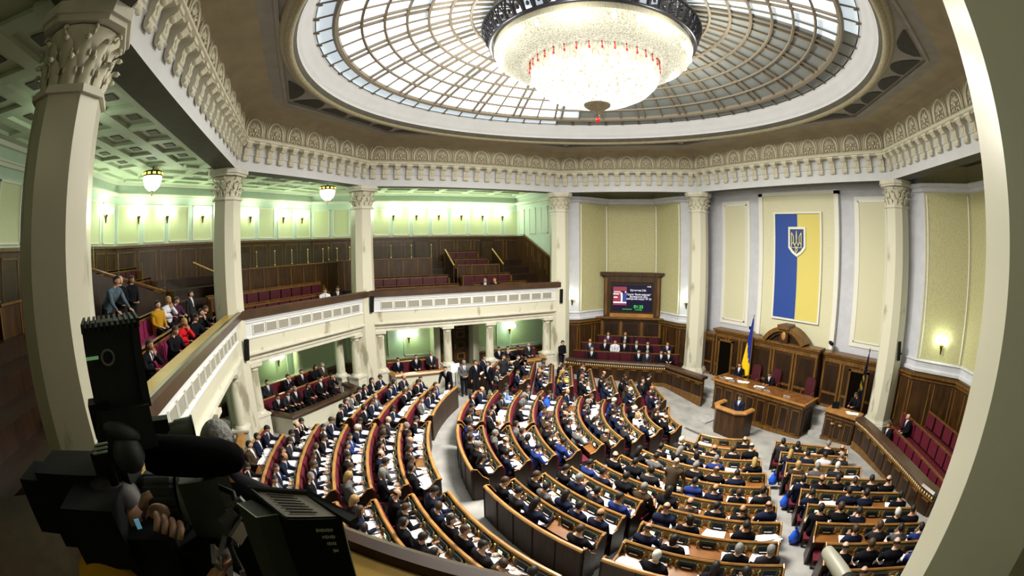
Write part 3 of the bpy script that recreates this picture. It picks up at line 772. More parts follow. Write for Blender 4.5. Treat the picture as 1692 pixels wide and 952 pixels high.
def hand_mb(p, d, side, curl=.5, up_=(0, 0, 1)):
    """palm, four unequal fingers and a thumb; p wrist, d pointing direction"""
    h = MB(); h.smooth = True; h.mat('skin'); p = Vector(p); d = Vector(d).normalized(); u = Vector(up_); x = d.cross(u).normalized()*side; u = x.cross(d)*side
    R = Matrix((x, d, u)).transposed()
    h.ell(p+d*.045, (.042, .052, .017), 8, 5, R)
    for i, l in enumerate((.062, .075, .070, .055)):
        b = p+d*.085+x*(-.030+.020*i)
        m = b+d*l*.5-u*.008*curl; e = m+(d*(1-curl*.6)-u*curl).normalized()*l*.5
        h.tube([b-d*.02, b, m, e], [.0095, .0095, .0085, .0065], 5)
    b = p+d*.02-x*.035; h.tube([b, b-x*.022+d*.022, b-x*.026+d*.055], [.012, .011, .008], 5)
    return h
def person_mesh(J, R, E, headT, hands, tag_, neckz, hipz, sit):
    """skeleton J (joint -> point), radii R, edges E from the pelvis; skin modifier gives ONE continuous body"""
    names = list(J); me = bpy.data.meshes.new('body'); me.from_pydata([J[n] for n in names], [(names.index(a), names.index(b)) for a, b in E], [])
    o = bpy.data.objects.new('tmp', me); COL.objects.link(o)
    md = o.modifiers.new('s', 'SKIN'); md.use_smooth_shade = True
    sv = me.skin_vertices[0].data
    for i, n in enumerate(names):
        sv[i].radius = R[n]; sv[i].use_root = (n == 'pelvis')
    s2 = o.modifiers.new('u', 'SUBSURF'); s2.levels = 1; s2.render_levels = 1
    dg = bpy.context.evaluated_depsgraph_get(); dg.update(); em = bpy.data.meshes.new_from_object(o.evaluated_get(dg))
    V = [v.co.copy() for v in em.vertices]; F = [tuple(p.vertices) for p in em.polygons]
    bpy.data.objects.remove(o)
    b = MB(); b.smooth = True; b.v = [tuple(v) for v in V]
    b.mats = ['suit', 'skin', 'trousers', 'shoes', 'eye', 'lip', 'hairy']
    wr = [Vector(J[n]) for n in names if n.startswith('wrist')]
    legs = [(Vector(J[a]), Vector(J[c])) for a, c in E if a.startswith(('hip', 'knee', 'ankle')) or c.startswith(('knee', 'ankle', 'toe'))]
    def dseg(p, a, c):
        ac = c-a; t = max(0, min(1, (p-a).dot(ac)/ac.dot(ac))); return (p-a-ac*t).length
    arms = [(Vector(J[a]), Vector(J[c])) for a, c in E if c.startswith(('elbow', 'wrist'))]
    for f in F:
        c = sum((V[i] for i in f), Vector())/len(f)
        if c.z > neckz and not any((c-a).length < .13 and False for a in wr): m = 1
        else:
            da = min(dseg(c, *a) for a in arms); dl = min(dseg(c, *l) for l in legs)
            if dl < da and dl < .11 and c.z < hipz+.03 and (not sit or c.y > .06): m = 2
            else: m = 0
            if min((c-w_).length for w_ in wr) < .035: m = 1
            if c.z < .075 or min((c-Vector(J[n])).length for n in names if n.startswith('toe')) < .06: m = 3
        b.cur = m; b.face(f)
    body_v, body_f = list(b.v), list(b.f)
    bvh = BVHTree.FromPolygons([Vector(v) for v in body_v], body_f)
    hm = head_mb(headT); b.add(hm)
    for hh in hands: b.add(hh)
    slots = ['suit', 'skin', 'trousers', 'shoes', 'eye', 'lip', 'hairy']
    order = {n: MM for n, MM in zip(slots, (SUITS['black'], SKINS[0], TROU, SHOE, EYE, LIP, HAIRS['dark']))}
    b.mats = [order[x] for x in b.mats]; me2 = b.mesh('person_'+tag_)
    # shirt front and tie, laid on the chest
    ch = Vector(J['chest']); top = Vector(J['upper']); sh = MB(); sh.smooth = True
    zt = neckz-.005; zb = ch.z-.08
    rows_ = []
    for i in range(6):
        z = zt+(zb-zt)*i/5; w_ = .062*(1-i/5)+.006; L = []
        for x in (-w_, -w_*.35, 0, w_*.35, w_):
            hit = bvh.ray_cast(Vector((x, .6 if not sit else top.y+.32, z)), Vector((0, -1, 0)))[0]
            y = hit.y if hit is not None and abs(hit.y-top.y) < .25 else top.y+.09
            L.append((x, y+.007, z))
        rows_.append(L)
    for i in range(5):
        a = sh.pts(rows_[i]); c = sh.pts(rows_[i+1])
        for j in range(4):
            sh.mat(SHIRT if j in (0, 3) else TIES[0]) if False else sh.mat(SHIRT)
            sh.face((a+j, a+j+1, c+j+1, c+j))
    tie = MB()
    for i in range(5):
        a, c = rows_[i][2], rows_[i+1][2]; w0 = .012+.006*(i/5); 
        sh.mat(TIES[0]); sh.quad((a[0]-w0, a[1]+.004, a[2]), (a[0]+w0, a[1]+.004, a[2]), (c[0]+w0, c[1]+.004, c[2]), (c[0]-w0, c[1]+.004, c[2]))
    sh.mat(SHIRT); sh.lathe([(.060, -.02), (.066, .0), (.058, .022)], 12, (J['neck'][0], J['neck'][1], neckz+.005))
    return dict(body=me2, shirt=sh.mesh('shirt_front'), hair={st: hair_mb(headT, st).mesh('hair') for st in ('short', 'bald', 'long')})
def seated(tag_, lean=.0, head=(0, 0), arms='desk', feet=.44):
    up_ = lambda y, z: (0, y+lean*(z-.55)*1.0, z)
    J = dict(pelvis=(0, 0, .55), belly=up_(-.01, .70), chest=up_(-.015, .90), upper=up_(-.01, 1.03), neck=up_(.0, 1.11), skull=up_(.015, 1.19))
    R = dict(pelvis=(.20, .15), belly=(.185, .15), chest=(.215, .15), upper=(.16, .11), neck=(.056, .056), skull=(.05, .05))
    E = [('pelvis', 'belly'), ('belly', 'chest'), ('chest', 'upper'), ('upper', 'neck'), ('neck', 'skull')]; hands = []
    sy = J['upper'][1]
    for sx, sd in ((-1, 'l'), (1, 'r')):
        J['shoulder_'+sd] = (sx*.20, sy-.005, .99); R['shoulder_'+sd] = (.09, .09)
        a = arms if isinstance(arms, str) else arms[0 if sx < 0 else 1]
        if a == 'desk': el, wr, hd = (sx*.25, sy+.10, .78), (sx*.13, sy+.32, .795), (-sx*.5, 1, -.05)
        elif a == 'chin': el, wr, hd = (sx*.19, sy+.22, .82), (sx*.06, sy+.15, 1.03), (-sx*.3, .1, 1)
        elif a == 'lap': el, wr, hd = (sx*.24, sy+.03, .74), (sx*.12, sy+.24, .66), (-sx*.3, 1, -.1)
        elif a == 'wide': el, wr, hd = (sx*.30, sy+.12, .80), (sx*.24, sy+.36, .795), (-sx*.15, 1, 0)
        elif a == 'phone': el, wr, hd = (sx*.24, sy+.12, .80), (sx*.08, sy+.28, .92), (-sx*.3, .6, .5)
        J['elbow_'+sd] = el; R['elbow_'+sd] = (.064, .064); J['wrist_'+sd] = wr; R['wrist_'+sd] = (.038, .036)
        E += [('upper', 'shoulder_'+sd), ('shoulder_'+sd, 'elbow_'+sd), ('elbow_'+sd, 'wrist_'+sd)]
        hands.append(hand_mb(wr, hd, sx, .5, (0, 0, 1) if a != 'chin' else (0, 1, 0)))
        J['hip_'+sd] = (sx*.09, .03, .53); J['knee_'+sd] = (sx*.12, .43, .50); J['ankle_'+sd] = (sx*.12, feet, .10); J['toe_'+sd] = (sx*.13, feet+.13, .055)
        R['hip_'+sd] = (.12, .11); R['knee_'+sd] = (.085, .085); R['ankle_'+sd] = (.055, .055); R['toe_'+sd] = (.042, .035)
        E += [('pelvis', 'hip_'+sd), ('hip_'+sd, 'knee_'+sd), ('knee_'+sd, 'ankle_'+sd), ('ankle_'+sd, 'toe_'+sd)]
    T = Matrix.Translation(Vector(J['neck'])+Vector((0, .034, .130))) @ Matrix.Rotation(head[0], 4, 'Z') @ Matrix.Rotation(head[1], 4, 'X')
    return person_mesh(J, R, E, T, hands, tag_, J['neck'][2]-.01, .60, True)
def standing(tag_, lean=0.0, head=(0, 0), arms='down', step=.0):
    up_ = lambda y, z: (0, y+lean*max(0, z-.9), z-(abs(lean)*.10 if z > 1.2 else 0))
    J = dict(pelvis=(0, 0, .95), belly=up_(0, 1.10), chest=up_(0, 1.28), upper=up_(0, 1.41), neck=up_(.005, 1.50), skull=up_(.02, 1.58))
    R = dict(pelvis=(.19, .14), belly=(.18, .14), chest=(.21, .145), upper=(.16, .11), neck=(.056, .056), skull=(.05, .05))
    E = [('pelvis', 'belly'), ('belly', 'chest'), ('chest', 'upper'), ('upper', 'neck'), ('neck', 'skull')]; hands = []
    sy, sz = J['upper'][1], J['upper'][2]
    for sx, sd in ((-1, 'l'), (1, 'r')):
        J['shoulder_'+sd] = (sx*.205, sy, sz-.03); R['shoulder_'+sd] = (.088, .088)
        a = arms if isinstance(arms, str) else arms[0 if sx < 0 else 1]
        if a == 'down': el, wr, hd = (sx*.25, sy-.02, sz-.30), (sx*.25, sy+.05, sz-.55), (0, .1, -1)
        elif a == 'front': el, wr, hd = (sx*.24, sy+.02, sz-.29), (sx*.10, sy+.20, sz-.40), (-sx*.8, .5, 0)
        elif a == 'rail': el, wr, hd = (sx*.26, sy+.12, sz-.28), (sx*.25, sy+.30, sz-.44), (0, 1, -.4)
        elif a == 'up': el, wr, hd = (sx*.24, sy+.16, sz-.22), (sx*.10, sy+.24, sz+.06), (-sx*.2, .6, .8)
        J['elbow_'+sd] = el; R['elbow_'+sd] = (.064, .064); J['wrist_'+sd] = wr; R['wrist_'+sd] = (.038, .036)
        E += [('upper', 'shoulder_'+sd), ('shoulder_'+sd, 'elbow_'+sd), ('elbow_'+sd, 'wrist_'+sd)]
        hands.append(hand_mb(wr, hd, sx, .4, (0, 1, 0) if a == 'down' else (0, 0, 1)))
        J['hip_'+sd] = (sx*.095, 0, .90); J['knee_'+sd] = (sx*.10, .02+sx*step*.5, .50); J['ankle_'+sd] = (sx*.11, -.01+sx*step, .09); J['toe_'+sd] = (sx*.13, .13+sx*step, .045)
        R['hip_'+sd] = (.12, .11); R['knee_'+sd] = (.08, .08); R['ankle_'+sd] = (.055, .055); R['toe_'+sd] = (.042, .035)
        E += [('pelvis', 'hip_'+sd), ('hip_'+sd, 'knee_'+sd), ('knee_'+sd, 'ankle_'+sd), ('ankle_'+sd, 'toe_'+sd)]
    T = Matrix.Translation(Vector(J['neck'])+Vector((0, .034, .130))) @ Matrix.Rotation(head[0], 4, 'Z') @ Matrix.Rotation(head[1], 4, 'X')
    return person_mesh(J, R, E, T, hands, tag_, J['neck'][2]-.01, .97, False)
POSE = dict(
    s0=seated('writing', .34, (0, -.45), 'desk'), s1=seated('thinking', .18, (.1, -.1), ('chin', 'desk')), s2=seated('upright', .05, (0, 0), 'lap'),
    s3=seated('reading', .28, (-.15, -.6), 'wide'), s4=seated('turned', .05, (.9, -.05), 'desk'), s5=seated('turned_right', .08, (-.8, -.1), 'desk'),
    s6=seated('phone', .15, (0, -.5), ('phone', 'desk')), s7=seated('leaning_back', -.12, (.15, .05), 'lap'),
    t0=standing('arms_down', 0, (.2, 0)), t1=standing('hands_front', .06, (0, -.3), 'front', .05), t2=standing('at_rail', .35, (0, -.2), 'rail'),
    t3=standing('stooping', .75, (0, -.2), 'rail', .08), t4=standing('filming', .02, (0, 0), ('up', 'up'), .06), t5=standing('walking', .05, (-.5, 0), ('down', 'front'), .12))
def person(pose, loc, rz, suit='black', hair='dark', style='short', label='', group=None, tie=True, skin=None, scale=1.0, seed=None):
    """facing +Y when rz = 0"""
    P = POSE[pose]; o = bpy.data.objects.new('person', P['body']); COL.objects.link(o); o.location = loc; o.rotation_euler.z = rz; o.scale = (scale,)*3
    tag(o, label, 'person', group)
    ms = {SUITS['black']: SUITS[suit], SKINS[0]: SKINS[skin if skin is not None else rnd.randrange(3)], HAIRS['dark']: HAIRS[hair]}
    if suit in ('red', 'white', 'lightblue', 'yellow', 'mustard'): pass
    for sl in o.material_slots:
        if sl.material in ms: b_ = sl.material; sl.link = 'OBJECT'; sl.material = ms[b_]
    if style != 'none':
        h = bpy.data.objects.new('hair', P['hair'][style]); COL.objects.link(h); h.parent = o
        if not h.data.materials: h.data.materials.append(HAIRS['dark'])
        h.material_slots[0].link = 'OBJECT'; h.material_slots[0].material = HAIRS[hair]
    if tie is not None:
        h = bpy.data.objects.new('shirt_front', P['shirt']); COL.objects.link(h); h.parent = o
        for sl in h.material_slots:
            if sl.material == TIES[0]: sl.link = 'OBJECT'; sl.material = rnd.choice(TIES) if tie else SHIRT
    return o
HN = {'dark': 'dark hair', 'brown': 'brown hair', 'grey': 'grey hair', 'white': 'white hair', 'blond': 'blond hair', 'red': 'auburn hair'}
def look():
    suit = rnd.choices(['black', 'navy', 'charcoal', 'blue', 'grey', 'brown'], [46, 26, 15, 4, 5, 3])[0]
    hair = rnd.choices(['dark', 'brown', 'grey', 'white', 'blond'], [62, 19, 12, 3, 3])[0]
    style = rnd.choices(['short', 'bald', 'long'], [76, 15, 9])[0]
    if hair in ('blond',): style = 'long'
    if style == 'bald' and hair == 'blond': hair = 'grey'
    return suit, hair, style
def facing(dx, dy): return math.atan2(-dx, dy)

# ================= THE CURVED DESK ROWS =================
def console_mesh():
    """voting console, seen from the seat at -Y... front face at +Y side of the seat; local x along desk, +y towards the board"""
    mb = MB(); mb.mat(CONS); mb.obox((0, .03, .08), (.36, .08, .15), tilt=-.25)
    mb.mat(BLACK); mb.obox((0, -.02, .08), (.26, .02, .10), tilt=-.25)
    mb.mat(SILV); mb.obox((0, -.04, .05), (.20, .02, .018)); mb.mat(BRONZE)
    mb.smooth = True
    for sx in (-1, 1):
        for (x, z, r) in ((.225, .04, .03), (.235, .10, .035), (.215, .155, .025)): mb.ell((sx*x, -.01, z), (r, .02, r), 7, 5)
    mb.smooth = False
    mb.mat(BRASS); mb.tube([(-.24, 0, .0), (-.25, -.01, .12), (-.22, -.02, .2)], .012, 5)
    mb.mat(BLACK); mb.tube([(.12, -.03, .1), (.13, -.10, .25), (.12, -.14, .30)], .007, 4)
    return mb.mesh('console')
CONSOLE = console_mesh()
scm = MB(); scm.mat(mat('lit_green_display', (.75, .9, .6), .4, emit=.7)); scm.obox((0, -.06, .12), (.12, .012, .08), tilt=-.25); DISPLAY = scm.mesh('display')
sm = MB(); sm.mat(RED); sm.box(-.235, .235, -.05, .36, .40, .47); sm.mat(DARKW); sm.box(-.22, .22, -.02, .34, .36, .40); sm.box(-.2, -.16, .1, .2, 0, .36); sm.box(.16, .2, .1, .2, 0, .36); SEAT = sm.mesh('seat')
pm = []
for v in range(4):
    m_ = MB(); m_.mat(PAPER); q = [((-.08, -.01), (.30, .32), .1), ((.15, .02), (.28, .31), -.15), ((-.20, .02), (.22, .30), .3)][:(2, 3, 2, 3)[v]]
    for i, ((x, y), (w_, h_), an) in enumerate(q): m_.obox((x, y, .004+.005*i), (w_, h_, .006), an+v*.1)
    if v == 3: m_.obox((0, .02, .02), (.30, .22, .006), .2, .15)
    pm.append(m_.mesh('paper_sheets'))
people_n = 0; paper_n = 0
SPECIAL = []   # (x, y, dict) overrides for the seat nearest to a spot
EMPTY = []
def near(lst, x, y, r): return any(math.hypot(x-p[0], y-p[1]) < r for p in lst)
def desk_section(path, z0, lab, outward, desk=True, back=False, seats=True, seatback=True, occ=.9, rowname='', blockname='', pitch=.58, endn='right end', ends=True, paper=1.0):
    """path: 2-D points along the board, travelling so that LEFT (positive offset) is where people sit (outward).
    z0: function giving the floor height."""
    global people_n, paper_n
    pts = [Vector(p) for p in path]
    z = min(z0(*p) for p in path)
    P = [(p.x, p.y, z) for p in pts]
    L = sum((pts[i+1]-pts[i]).length for i in range(len(pts)-1))
    mid = pts[len(pts)//2]
    root = thing('desk_row' if desk else 'curved_barrier', (mid.x, mid.y, z), lab, 'desk row' if desk else 'barrier', 0, 'rows of desks in the hall')
    mb = MB(); mb.mat(BACKW if (back or not desk) else WOOD); mb.sweep(P, [(0, -.35), (0, .95), (.05, .95), (.05, -.35)])
    if not desk or back:      # visible panelled back with vertical seams
        mb.mat(mat('panel_seam', (.008, .004, .002), .7))
        acc = 0; k = max(2, int(L/.62))
        for j in range(k+1):
            q, tn = along(pts, L*j/k); mb.obox((q.x-tn.y*(.055), q.y+tn.x*(.055), z+.45), (.025, .02, 1.0), math.atan2(tn.y, tn.x))
    mb.build('board', None, root, world=True)
    mb = MB(); mb.mat(RAILW); mb.smooth = False; rw_ = .012 if 'outer' in blockname or not desk else .034; mb.sweep(P, [(-.035+rw_, .94), (-.045+rw_, .98), (-.02+rw_, 1.01), (.06-rw_, 1.01), (.085-rw_, .98), (.075-rw_, .94)]); mb.build('top_rail', None, root, world=True)
    if seatback:
        mb = MB(); mb.mat(RED); mb.sweep(P, [(-.01, .46), (-.08, .50), (-.09, .86), (-.045, .93), (-.01, .93)]); mb.build('seat_back', None, root, world=True)
    if desk:
        mb = MB(); mb.mat(DESKW); mb.sweep(P, [(.05, .74), (.05, .77), (.46, .72), (.46, .69)]); mb.mat(WOOD); mb.sweep(P, [(.38, .50), (.38, .70), (.41, .70), (.41, .50)]); mb.build('desk_top', None, root, world=True)
        mb = MB(); mb.mat(BRONZE); mb.sweep(P, [(.05, .77), (.05, .935), (.062, .935), (.062, .77)]); mb.build('bronze_grille_strip', None, root, world=True)
    if ends:
        for e, (q, tn) in ((0, along(pts, 0.0)), (1, along(pts, L))):
            nx, ny = -tn.y, tn.x; m_ = MB(); m_.mat(DARKW)
            d = 1 if e else -1
            prof = [(0, -.3), (0, 1.0), (.12, .98), (.30, .78), (.50, .72), (.52, -.3)] if desk else [(0, -.3), (0, 1.0), (-.1, .98), (-.25, .75), (-.42, .62), (-.45, .3), (-.42, -.3)]
            n = m_.pts([(q.x+nx*o+tn.x*dd, q.y+ny*o+tn.y*dd, z+h) for dd in (-.03, .03) for o, h in prof]); kk = len(prof)
            m_.face([n+i for i in range(kk)]); m_.face([n+kk+i for i in range(kk)][::-1])
            for i in range(kk): j = (i+1) % kk; m_.face((n+i, n+j, n+kk+j, n+kk+i))
            m_.mat(RAILW); m_.tube([(q.x+nx*o, q.y+ny*o, z+h) for o, h in prof[1:(5 if desk else 6)]], .024, 5)
            m_.build('end_panel', None, root, world=True)
    if not desk: return root
    k = max(1, int(L/pitch+.3))
    for j in range(k):
        q, tn = along(pts, L*(j+.5)/k); nx, ny = -tn.y, tn.x; rz = math.atan2(tn.y, tn.x)
        c = bpy.data.objects.new('console', CONSOLE); COL.objects.link(c); c.parent = root
        c.location = (q.x+nx*.13-mid.x, q.y+ny*.13-mid.y, .765); c.rotation_euler.z = rz+PI
        if rnd.random() < .12:
            c2 = bpy.data.objects.new('display', DISPLAY); COL.objects.link(c2); c2.parent = c
        s_ = bpy.data.objects.new('seat', SEAT); COL.objects.link(s_); s_.parent = root; s_.location = (q.x+nx*.50-mid.x, q.y+ny*.50-mid.y, 0); s_.rotation_euler.z = rz
        sx, sy = q.x+nx*.645, q.y+ny*.645
        if near(EMPTY, sx, sy, .42): continue
        who = None
        for sp_ in list(SPECIAL):
            if who is None and math.hypot(sx-sp_[0], sy-sp_[1]) < .40: who = sp_[2]; SPECIAL.remove(sp_)
        if who is None and rnd.random() > occ: 
            if rnd.random() < .5: continue
            pp = True; occd = False
        else: occd = True
        place_word = '%s from the %s' % (ORD[min(j+1, 24)], endn)
        if (rnd.random() < .97*paper) and paper_n < 298:
            o = bpy.data.objects.new('paper_sheets', rnd.choice(pm)); COL.objects.link(o); o.location = (q.x+nx*.34, q.y+ny*.34, z+.748); o.rotation_euler.z = rz+rnd.uniform(-.25, .25); paper_n += 1
            tag(o, 'white papers, desk %s, %s, %s' % (place_word, rowname, blockname), 'paper', 'papers on the desks')
        if not occd: continue
        suit, hair, style = look(); pose = rnd.choice(['s0', 's0', 's1', 's2', 's3', 's3', 's4', 's5', 's6', 's7']); tie = rnd.random() < .75
        if who: suit = who.get('suit', suit); hair = who.get('hair', hair); style = who.get('style', style); pose = who.get('pose', pose); tie = who.get('tie', tie)
        people_n += 1
        sc = rnd.uniform(.98, 1.07)
        lb = 'person in %s, %s, %s, %s, %s' % (suitname(suit), 'bald head' if style == 'bald' else HN[hair], place_word, rowname, blockname)
        standing_ = pose.startswith('t')
        d_ = .02 if not standing_ else -.12
        person(pose, (q.x+nx*(.645+d_), q.y+ny*(.645+d_), z if standing_ else z-.02), rz+PI+rnd.uniform(-.12, .12), suit, hair, style, lb.replace('person in', 'standing in') if standing_ else lb, 'people seated at the desks', tie, scale=sc)
    return root
def suitname(s): return {'red': 'red jacket', 'white': 'white shirt', 'yellow': 'yellow top', 'camouflage': 'camouflage', 'lightblue': 'blue shirt', 'mustard': 'mustard sweater', 'denim': 'denim jacket'}.get(s, s+' suit')
def along(pts, d):
    for i in range(len(pts)-1):
        l = (pts[i+1]-pts[i]).length
        if d <= l or i == len(pts)-2: t = (pts[i+1]-pts[i])/l; return pts[i]+t*min(d, l), t
        d -= l
SPECIAL += [(-5.90, 2.46, dict(suit='red', hair='brown', style='long', tie=None, pose='s4')), (-5.01, 2.37, dict(suit='red', hair='dark', style='long', tie=None, pose='s0')),
 (-7.73, 3.07, dict(suit='yellow', hair='blond', style='long', tie=None)), (-3.84, 6.2, dict(suit='plum', hair='red', style='bald')), (7.68, 3.84, dict(suit='camouflage', hair='dark', style='short', tie=None, pose='t2')),
 (5.44, 5.45, dict(suit='white', hair='dark', style='short', tie=None, pose='s6')), (5.53, 4.70, dict(suit='grey', hair='grey', style='short')), (6.21, 6.42, dict(suit='grey', hair='brown', style='short', tie=None)),
 (-4.38, 5.88, dict(suit='black', hair='dark', style='short', pose='t1')), (-2.53, -3.35, dict(suit='blue', hair='dark', style='short')), (2.86, -1.5, dict(suit='blue', hair='dark', style='short', pose='s5')),
 (3.49, .49, dict(suit='blue', hair='dark', style='short')), (2.99, .16, dict(suit='brown', hair='grey', style='bald', pose='t2')), (2.80, -4.98, dict(suit='blue', hair='dark', style='short')),
 (-1.70, 3.15, dict(suit='white', hair='blond', style='long', tie=None)), (-2.49, 2.82, dict(suit='black', hair='blond', style='long', tie=None)), (-5.52, -.5, dict(suit='lightblue', hair='dark', style='short', tie=None)),
 (-1.53, -2.59, dict(suit='grey', hair='grey', style='short')), (-.17, -1.88, dict(suit='blue', hair='dark', style='short')), (4.40, 4.91, dict(hair='blond', style='long', tie=None)), (5.13, 4.13, dict(hair='blond', style='long', tie=None)),
 (3.86, 3.40, dict(suit='black', hair='blond', style='long', tie=None)), (-1.11, -7.79, dict(hair='grey', style='short')), (.01, -7.15, dict(suit='grey', hair='blond', style='long', tie=None, pose='s6')),
 (-4.45, -5.93, dict(suit='black', hair='grey', style='short', pose='t2')), (-7.32, 1.23, dict(suit='navy', hair='grey', style='bald', pose='t0')), (-.38, -1.03, dict(suit='blue', hair='dark', style='short')), (1.02, -1.05, dict(suit='blue', hair='dark', style='short'))]
EMPTY += [(5.1, -2.51), (5.6, -2.2), (5.9, -1.75), (5.0, -1.37), (5.63, -1.02), (6.2, -1.5), (-6.2, 1.5), (3.1, 5.6)]
CC = {'a': (0.73, 6.36, 10.42), 'b': (.75, 6.94, 10.13), 'c': (.70, 7.01, 9.27), 'd': (.61, 7.26, 8.59), 'e': (.55, 7.16, 7.60), 'f': (.30, 7.36, 6.79), 'g': (.27, 7.11, 5.62), 'h': (.09, 7.22, 4.72),
      'i': (-.01, 7.27, 3.77), 'j': (-.11, 7.25, 2.70), 'p': (.65, 6.48, 11.47), 'q': (.53, 6.6, 12.46), 'r': (.51, 6.5, 13.3), 's': (.4, 6.4, 14.15), 't': (.3, 6.3, 15.05), 'u': (.2, 6.2, 15.95), 'v': (.2, 6.2, 16.85)}
SEGS = {'j': [(-36.5, -77.4, 'M'), (-98.9, -143.7, 'I')], 'i': [(-39.8, -82.3, 'M'), (-98.7, -136, 'I')], 'h': [(-41.7, -83.8, 'M'), (-96.9, -135.6, 'I')], 'g': [(-43.1, -86.4, 'M'), (-96.9, -138.4, 'I')],
 'f': [(-45.8, -86.6, 'M'), (-94.8, -136, 'I')], 'e': [(-46.3, -88.6, 'M'), (-95.4, -134.9, 'I')], 'd': [(-47.3, -67.9, 'N'), (-71.3, -88.5, 'M'), (-94.7, -110.3, 'I'), (-112.6, -136.2, 'K')],
 'c': [(-48.0, -67.8, 'N'), (-70.8, -88.5, 'M'), (-94.2, -110.7, 'I'), (-113, -134.6, 'K')], 'b': [(-48.0, -67.5, 'N'), (-70.4, -88.6, 'M'), (-93.4, -110.2, 'I'), (-112.7, -132, 'K')],
 'a': [(-50, -66.5, 'N'), (-69, -88.1, 'M'), (-93, -111.2, 'I'), (-113, -131, 'K')],
 'p': [(-68, -88.3, 'O'), (-91.7, -112, 'P'), (-114.8, -132.2, 'Q')], 'q': [(-70, -88.6, 'O'), (-90.9, -110, 'P'), (-112.6, -131, 'Q')], 'r': [(-74, -88.6, 'O'), (-91, -110, 'P'), (-112, -131, 'Q')],
 's': [(-80, -88.6, 'O'), (-91, -109, 'P'), (-111.5, -129.5, 'Q')], 't': [(-91, -108.5, 'P'), (-111, -127, 'Q')], 'u': [(-91, -108, 'P'), (-110.5, -118, 'Q')], 'v': [(-91.5, -106, 'P')]}
BN = {'M': ('middle block', 'right end'), 'I': ('inner left block', 'near end'), 'N': ('middle right block', 'right end'), 'K': ('far inner block', 'near end'),
      'O': ('bottom outer block', 'near end'), 'P': ('left outer block', 'near end'), 'Q': ('far outer block', 'near end')}
INNER = 'jihgfedcba'; OUTER = 'pqrstuv'
def arc(c, a0, a1):
    cx, cy, r = c; n = max(4, int(abs(a1-a0)/3)); return [(cx+r*math.cos(math.radians(a0+(a1-a0)*i/n)), cy+r*math.sin(math.radians(a0+(a1-a0)*i/n))) for i in range(n+1)]
def clear_of(q, last_=False):
    e = 1.2 if last_ else 2.15
    s2, s3, s1 = SD[('C1', 'C2')], SD[('C2', 'C3')], SD[('C0', 'C1')]; v = Vector(q)
    return -(v-s2.p).dot(s2.n) > e and -(v-s3.p).dot(s3.n) > e-.3 and -(v-s1.p).dot(s1.n) > e-1.4
for key, L in SEGS.items():
    inner = key in INNER; idx = (INNER if inner else OUTER).index(key)+1
    last = key in 'av'
    for a0, a1, bl in L:
        bn, en = BN[bl]; p = arc(CC[key], a0, a1)
        if bl in 'PQ':
            p = [q for q in p if clear_of(q, last_=key == 'v')]
            if len(p) < 3: continue
        rn = '%s row' % ORD[idx]
        lab = ('curved walnut back board closing the %s beside the aisle' % bn) if last else 'curved wooden desks, %s from the rostrum side, %s' % (rn, bn)
        occ = .93
        if bl in 'KQ': occ = .82
        if key == 'j': occ = .6
        if key in 'd' and bl == 'N' or (key == 'b' and bl == 'N'): occ = .75
        desk_section(p, zf, lab, True, desk=not last, back=(key == 'p'), seatback=key not in 'jp', occ=occ, rowname=rn, blockname=bn, endn=en)
RB = [((2.99, 6.12), (5.58, 7.42)), ((3.75, 5.25), (5.9, 6.53)), ((4.44, 4.48), (6.73, 5.91)), ((5.11, 3.71), (8.04, 5.52)), ((5.86, 2.99), (8.7, 4.74)), ((6.50, 2.25), (9.40, 3.99)), ((7.19, 1.49), (9.9, 3.2)),
      ((7.88, .75), (10.1, 2.25)), ((8.70, .05), (10.3, 1.15)), ((9.4, -.75), (10.6, .1))]
for i, (l, r) in enumerate(RB):
    last = i == 9; rn = '%s row' % ORD[i+1]; zc = zf(*l)
    desk_section([r, l], lambda x, y, z=zc: z, ('walnut back board closing the right block' if last else 'straight wooden desks, %s of the right block beside the aisle' % rn), True, desk=not last, seatback=i > 0, occ=.85, rowname=rn, blockname='right block', endn='right end')
    e = .35 if i > 6 else 0
    desk_section([(-l[0], l[1]), (-r[0]+e, r[1])], lambda x, y, z=zc: z, ('walnut back board closing the far block' if last else 'straight wooden desks, %s of the far block below the screen' % rn), True, desk=not last, seatback=i > 0, occ=.85, rowname=rn, blockname='far screen block', endn='near end')
# blue bags hanging on the row ends beside the right aisle, and loose ones
def bag(loc, lab, rz=0):
    m = MB(); m.smooth = True; m.mat(mat('blue_plastic_bag', (.02, .10, .65), .4)); m.lathe([(.01, 0), (.13, .02), (.15, .14), (.10, .30), (.03, .38), (.05, .44)], 12, rf=lambda a, z: 1+.12*math.sin(3*a+z*20))
    o = m.build('plastic_bag', None, None, loc, rz); tag(o, lab, 'bag', 'blue bags beside the desks')
bag((4.15, 4.35, -.45), 'blue bag hanging at the aisle end of the third right desk row'); bag((5.3, 3.3, -.35), 'blue bag hanging at the aisle end of the fourth right desk row'); bag((6.62, 1.75, -.2), 'bright blue bag hanging at the aisle end of the sixth right desk row')
bag((4.6, .1, -.1), 'round blue bag on the floor at the end of the middle block'); bag((-4.6, .9, .42), 'blue bag on an empty seat of the inner block')

